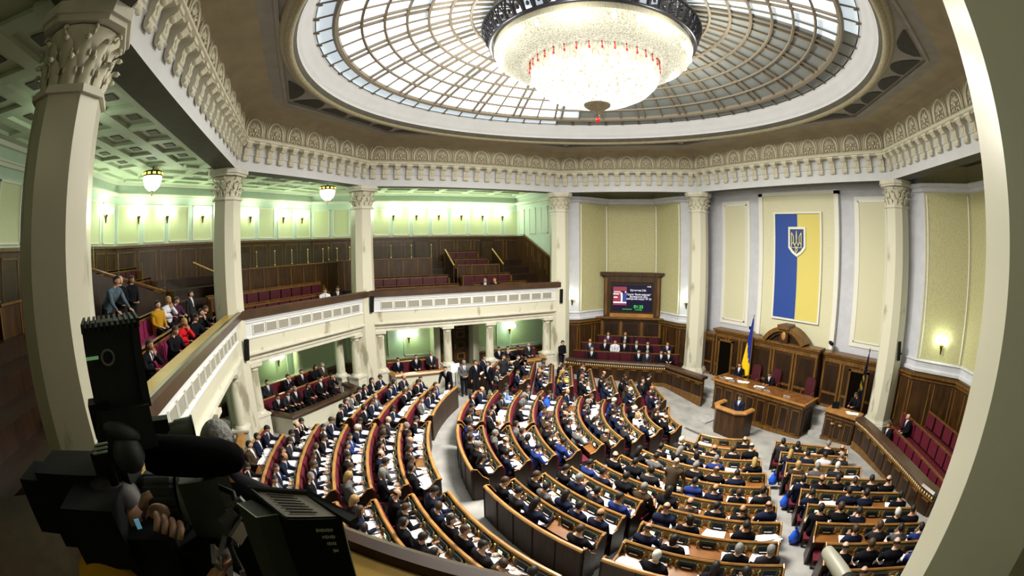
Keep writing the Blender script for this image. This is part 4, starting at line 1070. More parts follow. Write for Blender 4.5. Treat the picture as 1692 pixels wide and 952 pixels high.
# ---------------- rostrum, presidium, wood wall ----------------
def panelled(root, name, poly, z0, z1, top=.06, over=.06, topm=None, m=None, beads=False, closed=True, n_per=.55):
    P = [Vector(p) for p in poly]; cen = sum(P, Vector((0, 0)))/len(P); mb = MB(); mb.mat(m or WOOD); mb.prism([tuple(p) for p in P], z0, z1)
    k = len(P)
    for i in range(k if closed else k-1):
        a, b = P[i], P[(i+1) % k]; t = (b-a).normalized(); n = Vector((t.y, -t.x)); L = (b-a).length
        if n.dot((a+b)/2-cen) < 0: n = -n
        R = Matrix(((t.x, n.x, 0), (t.y, n.y, 0), (0, 0, 1)))
        def Q(u, d, z): v = a+t*u+n*d; return (v.x, v.y, z)
        mb.mat(WOODL); mb.obox(Q(L/2, .02, z0+.10), (L+.04, .05, .20), R=R); mb.obox(Q(L/2, .02, z1-.16), (L+.04, .05, .03), R=R); mb.obox(Q(L/2, .03, z1-.02), (L+.06, .06, .04), R=R)
        c = max(1, int(L/n_per))
        for q in range(c):
            u = L*(q+.5)/c; w_ = L/c*.62; mb.mat(DARKW); mb.obox(Q(u, .005, (z0+z1)/2-.03), (w_, .012, z1-z0-.55), R=R)
            mb.mat(WOODL)
            for e in (-.5, .5): mb.obox(Q(u+e*w_, .018, (z0+z1)/2-.03), (.03, .03, z1-z0-.52), R=R)
            for e in (-1, 1): mb.obox(Q(u, .018, (z0+z1)/2-.03+e*(z1-z0-.55)/2), (w_, .03, .03), R=R)
        if beads:
            mb.mat(RAILW); c = int(L/.09)
            for q in range(c): mb.obox(Q(L*(q+.5)/c, .03, z1-.09), (.05, .05, .07), R=R)
    mb.build(name, None, root, world=True)
r = thing('presidium_desk', (0, 9.5, -.91), 'long carved walnut desk of the presidium below the flag wall', 'desk')
panelled(r, 'desk_body', [(-2.55, 9.0), (2.55, 9.0), (2.55, 10.15), (-2.55, 10.15)], -.91, .66, beads=True, n_per=.62)
m = MB(); m.mat(DESKW); m.box(-2.68, 2.68, 8.86, 10.22, .66, .72); m.mat(RAILW); m.box(-2.70, 2.70, 8.84, 8.92, .70, .76); m.box(2.62, 2.70, 8.9, 10.2, .70, .76); m.box(-2.70, -2.62, 8.9, 10.2, .70, .76); m.build('desk_top', None, r, world=True)
r = thing('rostrum', (-.22, 7.5, -.91), 'wooden speaker rostrum standing before the presidium', 'rostrum')
RP = [(-1.0, 7.95), (-1.0, 7.35), (-.72, 7.08), (.25, 7.08), (.55, 7.35), (.55, 7.95)]
mb = MB(); mb.mat(WOOD)
mb.sweep([(*p, 0) for p in RP], [(0, -.91), (0, .22), (-.06, .22), (-.06, -.91)]); mb.mat(WOODL)
mb.sweep([(*p, 0) for p in RP], [(.04, -.91), (.05, -.78), (-.02, -.74), (-.02, -.91)]); mb.sweep([(*p, 0) for p in RP], [(.02, .02), (.05, .05), (.05, .12), (0, .14)])
mb.mat(DARKW)
for (ax, ay), (bx, by) in zip(RP[:-1], RP[1:]):
    ln = math.hypot(bx-ax, by-ay); kk = 2 if ln > .8 else 1; rz = math.atan2(by-ay, bx-ax)
    for q in range(kk):
        u = (q+.5)/kk; mb.obox((ax+(bx-ax)*u-0.01*math.sin(-rz), ay+(by-ay)*u-.01*math.cos(rz), -.36), (ln/kk*.62, .05, .62), rz)
mb.build('rostrum_body', None, r, world=True)
mb = MB(); mb.mat(RAILW); mb.sweep([(*p, 0) for p in RP], [(.10, .20), (.12, .26), (.08, .32), (-.10, .32), (-.14, .26), (-.12, .20)]); mb.build('top_rail', None, r, world=True)
mb = MB(); mb.mat(DESKW); mb.obox((-.2, 7.30, .10), (1.0, .35, .03), 0, .2); mb.build('lectern_top', None, r, world=True)
r = None
# steps and dais
mb = MB(); mb.mat(STEP); mb.box(-5.6, 5.6, 10.15, 12.2, -1.2, 0.0); mb.box(-2.55, 2.55, 9.6, 10.3, -1.2, -.02)
for i in range(4):
    mb.box(2.75, 4.0, 9.3+i*.28, 12, -1.2, -.75+i*.19); mb.box(-4.0, -2.75, 9.0+i*.28, 12, -1.2, -.75+i*.19)
mb.mat(STEPD); mb.box(-1.9, 2.6, 6.30, 6.44, -.96, -.885)
mb.mat(STEP); mb.box(-3.6, -1.6, 7.4, 9.0, -1.1, -.84); mb.build('floor_dais', None, kind='structure')
# panelled wall behind
def wallpiece(root, name, x0, x1, y, z1, doors=(), panels=1):
    mb = MB(); mb.mat(WOOD); mb.box(x0, x1, y, y+.5, -.2, z1-.2); mb.mat(WOODL); mb.box(x0-.05, x1+.05, y-.10, y+.5, z1-.20, z1-.10); mb.box(x0-.10, x1+.10, y-.18, y+.5, z1-.10, z1)
    mb.mat(WOODL); mb.box(x0, x1, y-.04, y, z1-.42, z1-.24); mb.box(x0, x1, y-.05, y, -.05, .12)
    W_ = (x1-x0)/panels
    for i in range(panels):
        a = x0+W_*i
        mb.mat(WOODL)
        for xx in (a+.04, a+W_-.14): mb.box(xx, xx+.10, y-.05, y, 0, z1-.42)
        mb.mat(DARKW); mb.box(a+.22, a+W_-.22, y-.02, y, .75, z1-.55); mb.box(a+.22, a+W_-.22, y-.02, y, .2, .6)
        mb.mat(WOODL); mb.box(a+.14, a+W_-.14, y-.04, y, .62, .73)
    for a, b in doors:
        mb.mat(mat('doorway_shade', (.004, .003, .002), 1.0, spec=0)); mb.box(a, b, y-.055, y, -.05, z1-.62)  # flat black sheet standing for the shade inside the door opening
        mb.mat(WOODL)
        for xx in (a-.10, b): mb.box(xx, xx+.10, y-.09, y, -.05, z1-.5)
        mb.box(a-.1, b+.1, y-.09, y, z1-.62, z1-.52)
    mb.build(name, None, root, world=True)
r = thing('wood_wall_panelling', (0, 11.5, 0), 'carved walnut wall panelling with arched pediment behind the presidium', 'wall panelling')
wallpiece(r, 'left_end_panel', -5.75, -4.70, 11.45, 2.30, panels=1)
wallpiece(r, 'left_panel', -4.62, -1.98, 11.40, 2.60, doors=((-4.25, -3.45),), panels=3)
wallpiece(r, 'right_panel', 2.12, 5.35, 11.45, 2.50, doors=((3.70, 4.55),), panels=3)
wallpiece(r, 'central_portal', -1.92, 2.02, 11.05, 2.62, panels=3)
mb = MB(); mb.mat(WOODL); C0_ = (.05, 1.95)   # segmental pediment
def arcp(R0, R1, y0, y1, m_):
    mb.mat(m_); n = 20; a0, a1 = math.radians(32), math.radians(148); P = []
    for i in range(n+1):
        an = a0+(a1-a0)*i/n; P.append((math.cos(an), math.sin(an)))
    ids = [mb.pts([(C0_[0]+R*c, y, C0_[1]+R*s_) for R, y in ((R0, y0), (R1, y0), (R1, y1), (R0, y1))]) for c, s_ in P]
    for i in range(n):
        for j in range(4): l = (j+1) % 4; mb.face((ids[i]+j, ids[i+1]+j, ids[i+1]+l, ids[i]+l))
    mb.face([ids[0]+j for j in range(4)]); mb.face([ids[-1]+j for j in range(4)])
arcp(1.22, 1.42, 10.80, 11.6, WOODL); arcp(1.08, 1.22, 10.95, 11.6, WOOD)
mb.mat(DARKW); n = 16; P = [(C0_[0]+1.1*math.cos(math.radians(32+116*i/n)), C0_[1]+1.1*math.sin(math.radians(32+116*i/n))) for i in range(n+1)]
q = mb.pts([(x, 11.08, z) for x, z in P]); mb.face([q+i for i in range(n+1)])
mb.mat(WOODL); mb.prism([(-.28, 10.7), (.38, 10.7), (.32, 11.5), (-.22, 11.5)], 3.28, 3.46); mb.mat(WOOD); mb.prism([(-.18, 10.85), (.28, 10.85), (.28, 11.4), (-.18, 11.4)], 2.62, 3.30)
mb.mat(RAILW); mb.smooth = True; mb.ell((.05, 10.84, 2.95), (.14, .05, .2), 10, 6)
mb.build('arched_pediment', None, r, world=True)
mb = MB(); mb.mat(RAILW)
for x in np.arange(-1.8, 1.95, .12): mb.box(x, x+.07, 10.98, 11.05, 2.40, 2.46)
mb.build('dentil_band', None, r, world=True)
# banner on the wall
r = thing('wall_banner', (0, 12.0, 3.6), 'tall blue and yellow wall banner with a trident shield', 'banner')
mb = MB(); mb.mat(mat('banner_blue', (.018, .06, .30), .6)); mb.box(-1.31, 0, 11.93, 11.99, 3.62, 8.55); mb.build('blue_half', None, r, world=True)
mb = MB(); mb.mat(mat('banner_yellow', (.64, .55, .15), .6)); mb.box(0, 1.31, 11.93, 11.99, 3.62, 8.55); mb.build('yellow_half', None, r, world=True)
mb = MB(); mb.mat(FRAME)
for x in (-1.40, 1.31): mb.box(x, x+.09, 11.90, 12.02, 3.61, 8.57)
for z in (3.52, 8.57): mb.box(-1.4, 1.4, 11.90, 12.02, z, z+.09)
mb.build('frame', None, r, world=True)
def shield(w_, z0, z1, y0, y1, m_, nm):
    mb = MB(); zc = z0+.30*(z1-z0); P = [(-w_, z1), (w_, z1), (w_, zc), (w_*.55, z0+.12*(z1-z0)), (0, z0), (-w_*.55, z0+.12*(z1-z0)), (-w_, zc)]; k = len(P)
    n = mb.pts([(x, y0, z) for x, z in P]+[(x, y1, z) for x, z in P]); mb.face([n+i for i in range(k)]); mb.face([n+k+i for i in range(k)][::-1])
    for i in range(k): j = (i+1) % k; mb.face((n+i, n+j, n+k+j, n+k+i))
    mb.build(nm, m_, r, world=True)
shield(.50, 6.55, 7.95, 11.86, 11.93, mat('pale_shield_rim', (.74, .76, .62), .4), 'shield_rim'); shield(.39, 6.70, 7.84, 11.84, 11.87, mat('shield_blue', (.02, .045, .20), .5), 'shield_field')
mb = MB(); mb.mat(mat('trident_gold', (.80, .72, .28), .4)); y_ = 11.82
def bar(P, w_=.024): mb.tube([(x, y_, z) for x, z in P], w_, 4)
bar([(0, 7.76), (.02, 7.5), (.0, 7.25), (-.11, 7.08), (0, 6.98), (.11, 7.08), (0, 7.25), (-.02, 7.5), (0, 7.76)])
for sx in (-1, 1):
    bar([(sx*.28, 7.68), (sx*.28, 6.98), (sx*.03, 6.98)]); bar([(sx*.28, 7.68), (sx*.17, 7.5), (sx*.17, 7.22), (sx*.10, 7.08)]); bar([(sx*.28, 7.15), (sx*.17, 7.22)]); bar([(0, 6.98), (sx*.07, 6.88), (0, 6.76)])
mb.build('trident', None, r, world=True)
# standing flags
def drape(root, name, x, y, z1, z0, wtop, wbot, m1, m2, split, sgn=-1, motif=None):
    mb = MB(); mb.smooth = True; n, k = 24, 22; ids = []
    for i in range(k+1):
        v = i/k; z = z1+(z0-z1)*v; w_ = wtop+(wbot-wtop)*min(1, v*1.3); ids.append(mb.pts([(x+sgn*w_*(u/n), y+.07*math.sin(u*1.35)*min(1, v*2+.2)*(.4+.6*v), z-.25*(u/n)*v*(-1 if False else 1)) for u in range(n+1)]))
    for i in range(k):
        for u in range(n):
            v = i/k; t = u/n; m_ = m1 if split(t, v) else m2
            if motif and motif(t, v): m_ = motif(t, v)
            mb.mat(m_); mb.face((ids[i]+u, ids[i]+u+1, ids[i+1]+u+1, ids[i+1]+u))
    mb.build(name, None, root, world=True)
FB = mat('flag_blue_cloth', (.015, .03, .28), .6); FY = mat('flag_yellow_cloth', (.80, .58, .01), .6); FD = mat('dark_standard_cloth', (.010, .012, .045), .6); FG = mat('gold_embroidery', (.60, .45, .04), .5)
r = thing('national_flag', (-1.72, 10.75, 0), 'blue and yellow flag hanging on a pole left of the presidium', 'flag')
mb = MB(); mb.tube([(-1.72, 10.75, 0), (-1.72, 10.75, 3.62)], .02, 8); mb.smooth = True; mb.ell((-1.72, 10.75, 3.68), (.03, .03, .07), 8, 6); mb.build('pole', BRASS, r, world=True)
mb = MB(); mb.mat(DARKW); mb.smooth = True; mb.lathe([(.2, 0), (.2, .04), (.05, .08), (.02, .12)], 16, (-1.72, 10.75, 0)); mb.build('base', None, r, world=True)
drape(r, 'cloth', -1.72, 10.72, 3.55, .75, .05, .52, FB, FY, lambda t, v: v < .38 or t < (.80-.75*(v-.38)/.4), -1)
r = thing('ceremonial_standard', (4.72, 10.72, 0), 'dark standard with gold embroidery beside the right front column', 'flag')
mb = MB(); mb.tube([(4.72, 10.72, 0), (4.72, 10.72, 3.0)], .02, 8); mb.lathe([(.03, 2.98), (.035, 3.03), (.004, 3.16)], 6, (4.72, 10.72, 0)); mb.build('pole', DARKW, r, world=True)
drape(r, 'cloth', 4.74, 10.70, 2.9, .6, .05, .34, FD, FD, lambda t, v: True, -1, lambda t, v: FG if ((.33 < v < .62 and .28 < t < .95 and math.sin(v*40+t*9) > -.25) or (.72 < v < .92 and t > .35 and math.sin(v*50-t*14) > .3)) else None)
# red chairs of the presidium
def high_chair(loc, rz, lab, first=[None]):
    if first[0] is None:
        c = thing('high_back_chair', loc, lab, 'chair', rz, 'high backed chairs of the presidium'); first[0] = c
        m = MB(); m.mat(MAROON); m.smooth = False; m.box(-.27, .27, -.25, .27, .42, .52); m.build('seat', None, c)
        m = MB(); P = [(-.25, .5), (.25, .5), (.27, 1.15), (.22, 1.28), (.10, 1.34), (-.10, 1.34), (-.22, 1.28), (-.27, 1.15)]; k = len(P); n = m.pts([(x, -.27-(z-.5)*.1, z) for x, z in P]+[(x, -.20-(z-.5)*.1, z) for x, z in P]); m.face([n+i for i in range(k)]); m.face([n+k+i for i in range(k)][::-1])
        for i in range(k): j = (i+1) % k; m.face((n+i, n+j, n+k+j, n+k+i))
        m.build('backrest', MAROON, c)
        for sx in (-1, 1): m = MB(); m.tube([(sx*.27, -.24, .5), (sx*.29, -.2, .72), (sx*.29, .12, .72), (sx*.28, .18, .5)], .025, 6); m.build('armrest', WOODL, c)
        for sx in (-1, 1):
            for sy in (-.2, .22): m = MB(); m.tube([(sx*.22, sy, 0), (sx*.22, sy, .43)], .025, 6); m.build('leg', DARKW, c)
    else: copy_tree(first[0], loc=loc, rz=rz, label=lab, group='high backed chairs of the presidium')
high_chair((-2.2, 10.62, 0), PI, 'maroon high chair at the left end of the presidium desk'); high_chair((-1.35, 10.62, 0), PI, 'maroon high backed chair in front of the hanging flag')
high_chair((-.15, 10.66, 0), PI, 'maroon high chair behind the man presiding'); high_chair((1.85, 10.62, 0), PI, 'maroon high backed chair at the right end of the presidium')
person('s0', (-.20, 10.52, -.03), PI, 'black', 'dark', 'short', 'person in black suit presiding at the long desk, looking down at papers', None, True)
person('s2', (-2.2, 10.55, -.03), PI+.2, 'black', 'dark', 'short', 'person in dark clothes at the far left end of the presidium desk', None, True)
person('t1', (.05, 7.62, -.80), PI, 'navy', 'dark', 'short', 'person in navy suit speaking at the rostrum with white shirt', None, True, scale=.97)
def papers_at(loc, rz, lab, v=0):
    o = bpy.data.objects.new('paper_sheets', pm[v]); COL.objects.link(o); o.location = loc; o.rotation_euler.z = rz; tag(o, lab, 'paper')
papers_at((-.3, 9.55, .725), .1, 'white papers before the presiding person', 2); papers_at((-1.25, 9.6, .725), .3, 'white papers beside the flag on the presidium desk', 1); papers_at((-2.2, 9.5, .725), .1, 'papers at the left end of the presidium desk', 0)
for j, x in enumerate((-2.35, -1.75, -.15, .35, 1.45)):
    m = MB(); m.mat(BLACK); m.box(-.16, .16, -.02, .06, 0, .05); m.mat(SILV); m.box(-.18, .18, -.05, -.02, 0, .07); o = m.build('desk_monitor', None, None, (x, 9.35, .725), .1)
    tag(o, 'low silver edged monitor, %s from the left on the presidium desk' % ORD[j+1], 'monitor', 'monitors on the presidium desk')
# clerk's desk on the right
r = thing('clerk_desk', (4.25, 9.8, -.6), 'square walnut desk of the clerk right of the presidium', 'desk')
panelled(r, 'desk_body', [(3.48, 9.5), (5.0, 9.4), (5.05, 10.1), (3.5, 10.2)], -.75, .55, n_per=.5)
m = MB(); m.mat(RAILW); m.prism([(3.42, 9.42), (5.07, 9.32), (5.12, 10.15), (3.45, 10.25)], .55, .62); m.build('desk_top', None, r, world=True)
for x in (3.95, 4.35):
    m = MB(); m.mat(RAILW); m.smooth = True; m.lathe([(.01, 0), (.09, .02), (.12, .06), (.05, .10)], 10, (x, 9.42, .08)); m.build('carved_rosette', None, r, world=True)
person('s0', (4.55, 10.62, -.02), PI-.3, 'black', 'brown', 'short', 'person in black clothes at the square clerk desk under the standard', None, None)
papers_at((4.7, 9.75, .63), .2, 'white papers on the clerk desk', 1)
m = MB(); m.mat(BLACK); m.box(-.16, .16, -.08, .08, 0, .26); o = m.build('desk_monitor', None, None, (3.75, 9.9, .62), .5); tag(o, 'small black screen on the left of the clerk desk', 'monitor')
# wall mounted cameras above the panelling
for j, (x, y, z) in enumerate(((-2.45, 11.7, 2.62), (2.35, 11.7, 2.62))):
    r = thing('dome_camera', (x, y, z), ('small pan camera on the panelling left of the flag', 'small pan camera on the panelling right of the pediment')[j], 'camera')
    m = MB(); m.smooth = True; m.lathe([(.09, 0), (.09, .05), (.05, .08), (.05, .16)], 10); m.build('mount', PLASTER, r)
    m = MB(); m.smooth = True; m.ell((.0, -.05, .24), (.16, .10, .09), 10, 6, Matrix.Rotation(.4, 3, 'Y')); m.build('body', BLACK, r)

# ---------------- government box below the screen, and its twin on the right ----------------
def box_front(sx):
    X = lambda x: x*sx
    nm = 'left' if sx > 0 else 'right'
    r = thing('box_balustrade', (X(-5.8), 8.75, -.5), ('long beaded walnut balustrade of the officials box below the screen' if sx > 0 else 'walnut balustrade of the box at the right, running behind the right desks'), 'balustrade')
    P = [(X(-9.85), 5.1), (X(-9.3), 5.45), (X(-5.8), 8.75), (X(-3.0), 8.62)]
    if sx < 0: P = P[:3]+[(X(-5.15), 9.25)]
    path = [(x, y, 0) for x, y in P]
    if sx > 0: path = path[::-1]
    # interior of hall must be the LEFT of travel
    mb = MB(); mb.mat(WOOD); mb.sweep(path, [(0, -1.0), (0, .62), (-.10, .62), (-.10, -1.0)]) 
    mb.mat(WOODL); mb.sweep(path, [(.03, -.9), (.03, -.28), (0, -.26), (0, -.9)]); mb.sweep(path, [(.01, .40), (.06, .43), (.06, .46), (.01, .48)])
    L = 0
    pp = [Vector(p[:2]) for p in path]
    for i in range(len(pp)-1):
        a, b = pp[i], pp[i+1]; ln = (b-a).length; t = (b-a)/ln; n = Vector((-t.y, t.x)); c = int(ln/.62)
        for q in range(c):
            u = a+t*(ln*(q+.5)/c)+n*.01; mb.mat(DARKW); mb.obox((u.x, u.y, .05), (.42, .03, .52), math.atan2(t.y, t.x))
            mb.mat(WOODL); mb.obox((u.x+n.x*.02, u.y+n.y*.02, .36), (.34, .04, .05), math.atan2(t.y, t.x))
    mb.build('balustrade_panels', None, r, world=True)
    mb = MB(); mb.mat(mat('gilt_beads', (.70, .52, .28), .3))
    for i in range(len(pp)-1):
        a, b = pp[i], pp[i+1]; ln = (b-a).length; t = (b-a)/ln; n = Vector((-t.y, t.x)); c = int(ln/.115)
        if i == (0 if sx > 0 else 9): continue
        for q in range(c): u = a+t*(ln*(q+.5)/c)+n*.05; mb.obox((u.x, u.y, .555), (.06, .06, .07), math.atan2(t.y, t.x))
    mb.build('bead_band', None, r, world=True)
    mb = MB(); mb.mat(BALRAIL); mb.sweep(path, [(.10, .62), (.12, .68), (.06, .75), (-.30, .75), (-.34, .70), (-.30, .62)]); mb.build('top_rail', None, r, world=True)
    k = ('C3', 'C4') if sx > 0 else ('C5', 'C6'); s = SD[k]
    mb = MB(); mb.mat(DARKW)
    dz = 0 if sx > 0 else -.38
    for i, (d0, z) in enumerate(((-1.1, 0.0+dz), (-.05, .28+dz), (.85, .56+dz))):
        q = [s(.1, d0, 0)[:2], s(s.L-.1, d0, 0)[:2], s(s.L-.1, 2.6, 0)[:2], s(.1, 2.6, 0)[:2]]
        mb.prism(q, -1.0+i*.02, z)
    mb.build('floor_box_%s' % nm, None, kind='structure')
    rows_ = []
    for i, (d, z, t0, t1) in enumerate(((-.28, 0.0+dz, .9 if sx > 0 else 1.5, s.L-.9), (.62, .28+dz, 1.2, s.L-1.2), (1.50, .56+dz, 2.0, s.L-2.0))):
        rr = thing('bench_row', s(s.mid(), d, z), '%s bench row of the %s' % (('front', 'middle', 'rear')[i], 'officials box below the screen' if sx > 0 else 'red seated box at the right'), 'bench', 0, 'bench rows in the side boxes')
        a, b = s(t0, d, 0), s(t1, d, 0); R = Matrix(((s.t.x, s.n.x, 0), (s.t.y, s.n.y, 0), (0, 0, 1)))
        m = MB(); m.mat(MAROON if sx > 0 else RED); c = int((t1-t0)/.62)
        for q in range(c):
            t = t0+(t1-t0)*(q+.5)/c; m.obox(s(t, d-.03, z+.78), (.58, .07, .50), R=R)
        m.build('backrest', None, rr, world=True)
        m = MB(); m.mat(MAROON if sx > 0 else RED); m.obox(s((t0+t1)/2, d-.30, z+.43), (t1-t0, .45, .09), R=R); m.build('seat', None, rr, world=True)
        m = MB(); m.mat(DARKW); m.obox(s((t0+t1)/2, d+.04, z+.5), (t1-t0, .05, 1.0), R=R); m.mat(WOODL); m.obox(s((t0+t1)/2, d+.05, z+1.04), (t1-t0+.05, .10, .04), R=R); m.build('frame', None, rr, world=True)
        rows_.append((d, z, t0, t1))
    return s, rows_
s, rw = box_front(1)
gz = [(0, .18, 'black', 'short'), (0, .62, 'black', 'short'), (0, .70, 'charcoal', 'short'), (0, .83, 'black', 'short'), (0, .90, 'black', 'bald'), (1, .10, 'charcoal', 'bald'), (1, .26, 'black', 'short'), (1, .37, 'white', 'short'), (1, .47, 'black', 'short'), (1, .60, 'black', 'short'), (1, .72, 'black', 'short'), (1, .93, 'navy', 'short'), (2, .18, 'plum', 'long'), (2, .45, 'black', 'short')]
for j, (rr, u, su, st) in enumerate(gz):
    d, z, t0, t1 = rw[rr]; p = s(t0+(t1-t0)*u, d-.26, z-.02)
    person(rnd.choice(['s2', 's7', 's2', 's4']), p, math.atan2(s.n.x, -s.n.y), su, rnd.choice(['dark', 'brown', 'grey']), st, 'person in %s in the officials box, %s row, %s from the left' % (suitname(su), ('front', 'middle', 'rear')[rr], ORD[sum(1 for q in gz[:j] if q[0] == rr)+1]), 'officials in the box below the screen', True if su != 'red' else None)
s, rw = box_front(-1)
for j, (rr, u) in enumerate(((0, .12), (1, .18))):
    d, z, t0, t1 = rw[rr]; p = s(t0+(t1-t0)*u, d-.26, z); person('s2', p, math.atan2(s.n.x, -s.n.y), 'black', ('brown', 'grey')[j], ('short', 'bald')[j], ('person in black suit sitting nearest the right front column', 'bald person in black suit beside the crimson benches at right')[j], None, True)
# screen cabinet in the left niche
s = SD[('C3', 'C4')]; m0 = s.mid()+.10; R = Matrix(((s.t.x, s.n.x, 0), (s.t.y, s.n.y, 0), (0, 0, 1)))
r = thing('screen_cabinet', s(m0, 2.2, 0), 'carved walnut cabinet holding the information screen in the left niche', 'cabinet')
mb = MB(); mb.mat(WOOD); mb.obox(s(m0, 2.25, 1.3), (3.6, .6, 2.6), R=R); mb.mat(DARKW)
for x in (-1.2, 0, 1.2): mb.obox(s(m0+x, 1.94, 1.4), (.8, .03, 1.8), R=R)
mb.mat(WOODL)
for x in (-1.75, -.62, .62, 1.75): mb.obox(s(m0+x, 1.93, 1.3), (.16, .06, 2.5), R=R)
mb.mat(WOODL); mb.obox(s(m0, 2.15, 2.62), (4.5, .9, .10), R=R); mb.mat(WOOD); mb.obox(s(m0, 2.2, 2.50), (4.2, .7, .14), R=R)
mb.mat(RAILW); mb.obox(s(m0, 2.0, 2.78), (2.6, .35, .2), R=R); mb.build('base_cabinet', None, r, world=True)
mb = MB(); mb.mat(WOOD)
for x in (-1.48, 1.48): mb.obox(s(m0+x, 2.2, 3.85), (.42, .42, 2.35), R=R)
mb.mat(WOODL)
for x in (-1.56, 1.56): mb.obox(s(m0+x, 1.97, 3.85), (.14, .05, 2.2), R=R)
mb.mat(WOOD); mb.obox(s(m0, 2.2, 4.92), (3.3, .44, .40), R=R); mb.obox(s(m0, 2.18, 2.86), (3.0, .40, .12), R=R); mb.mat(WOODL); mb.obox(s(m0, 2.15, 5.15), (3.55, .6, .08), R=R); mb.mat(WOOD); mb.obox(s(m0, 2.12, 5.24), (3.8, .72, .10), R=R)
mb.mat(DARKW); mb.obox(s(m0, 2.1, 3.85), (2.6, .1, 1.85), R=R); mb.build('screen_surround', None, r, world=True)
SB = mat('screen_dark', (.006, .005, .025), .25, emit=.4); SR = mat('screen_maroon', (.22, .035, .06), .3, emit=.5); SW = mat('screen_white', (.85, .85, 1.0), .3, emit=.55); SG = mat('screen_green', (.06, .65, .10), .3, emit=.8)
scr = thing('information_screen', s(m0, 2.03, 3.8), 'lit information screen with speaker picture and white text', 'screen')
m = MB(); m.mat(SB); m.obox(s(m0, 2.02, 3.80), (2.28, .04, 1.50), R=R); m.build('panel', None, scr, world=True)
m = MB(); m.mat(SR); m.obox(s(m0-.73, 1.99, 3.90), (.80, .02, 1.08), R=R); m.mat(SW)
for x, z, w_, h_ in ((-.73, 3.52, .78, .07), (-.95, 4.02, .35, .05), (-.98, 3.82, .22, .06), (-.36, 4.02, .06, .06), (-.4, 4.14, .07, .07)): m.obox(s(m0+x, 1.975, z), (w_, .02, h_), R=R)
for x in (-1.04, -.94, -.84, -.74): m.obox(s(m0+x, 1.975, 4.14), (.06, .02, .06), R=R)
m.mat(mat('screen_navy', (.03, .05, .22), .3, emit=.6)); m.obox(s(m0-.50, 1.972, 3.80), (.34, .02, .5), R=R); m.mat(SW); m.obox(s(m0-.62, 1.965, 3.78), (.09, .02, .46), R=Matrix.Rotation(0, 3, 'Z') @ R)
m.mat(mat('screen_hair', (.02, .01, .02), .3, emit=.1)); m.obox(s(m0-.55, 1.965, 4.13), (.24, .02, .14), R=R); m.mat(mat('screen_skin', (.8, .45, .45), .3, emit=1.0)); m.obox(s(m0-.64, 1.96, 4.05), (.12, .02, .12), R=R)
m.build('video_picture', None, scr, world=True)
def text(body, t, z, size, m_, root=scr, nm='text_line'):
    cu = bpy.data.curves.new(nm, 'FONT'); cu.body = body; cu.size = size; cu.align_x = 'CENTER'; cu.extrude = .004; o = bpy.data.objects.new(nm, cu); COL.objects.link(o)
    X = Vector((s.t.x, s.t.y, 0)); Yv = Vector((0, 0, 1)); Z = X.cross(Yv); Mx = Matrix((X, Yv, Z)).transposed().to_4x4(); p = s(m0+t, 1.985, z)
    Mx.translation = Vector(p)-root.location; o.parent = root; o.matrix_basis = Mx; dg = bpy.context.evaluated_depsgraph_get(); dg.update(); me = bpy.data.meshes.new_from_object(o.evaluated_get(dg)); bpy.data.objects.remove(o); o = bpy.data.objects.new(nm, me); COL.objects.link(o); o.parent = root; o.matrix_basis = Mx; me.materials.clear(); me.materials.append(m_); return o
text('Єремеєв І.М.', .36, 4.20, .15, SW); text('Група "Воля народу"', .40, 3.96, .145, SW); text('Волинська обл.', .40, 3.83, .145, SW); text('виборчий округ № 23', .40, 3.70, .145, SW)
text('01:25', .40, 3.20, .26, SG); text('2 хвилини', .40, 3.08, .09, SG); text('в регламенті', -.28, 3.10, .09, SG); text('10:30', 1.0, 4.44, .11, SW)
# ---------------- gallery benches, partitions, people ----------------
def gz_(i): return 3.80+.42*i
def gbench(k, row, t0, t1, lab, m_=MAROON, d_off=0.0):
    s = SD[k]; d = .62+row*.95+.62+d_off; z = gz_(row)
    R = Matrix(((s.t.x, s.n.x, 0), (s.t.y, s.n.y, 0), (0, 0, 1)))
    r = thing('gallery_bench', s((t0+t1)/2, d, z), lab, 'bench', 0, 'red seat rows in the balconies')
    m = MB(); m.mat(m_); c = max(1, int((t1-t0)/.62))
    for q in range(c): m.obox(s(t0+(t1-t0)*(q+.5)/c, d-.05, z+.70), ((t1-t0)/c*.9, .08, .50), R=R)
    m.build('backrest', None, r, world=True)
    m = MB(); m.mat(m_); m.obox(s((t0+t1)/2, d-.32, z+.44), (t1-t0, .44, .09), R=R); m.build('seat', None, r, world=True)
    m = MB(); m.mat(WOOD); m.obox(s((t0+t1)/2, d+.02, z+.5), (t1-t0+.06, .05, 1.0), R=R); m.mat(WOODL); m.obox(s((t0+t1)/2, d+.03, z+1.04), (t1-t0+.1, .16, .05), R=R)
    m.obox(s((t0+t1)/2, d-.03, z+1.02), (t1-t0+.06, .04, .13), R=R)
    for e in (t0, t1): m.obox(s(e, d-.15, z+.45), (.05, .40, .95), R=R)
    m.build('frame', None, r, world=True)
    return s, d, z
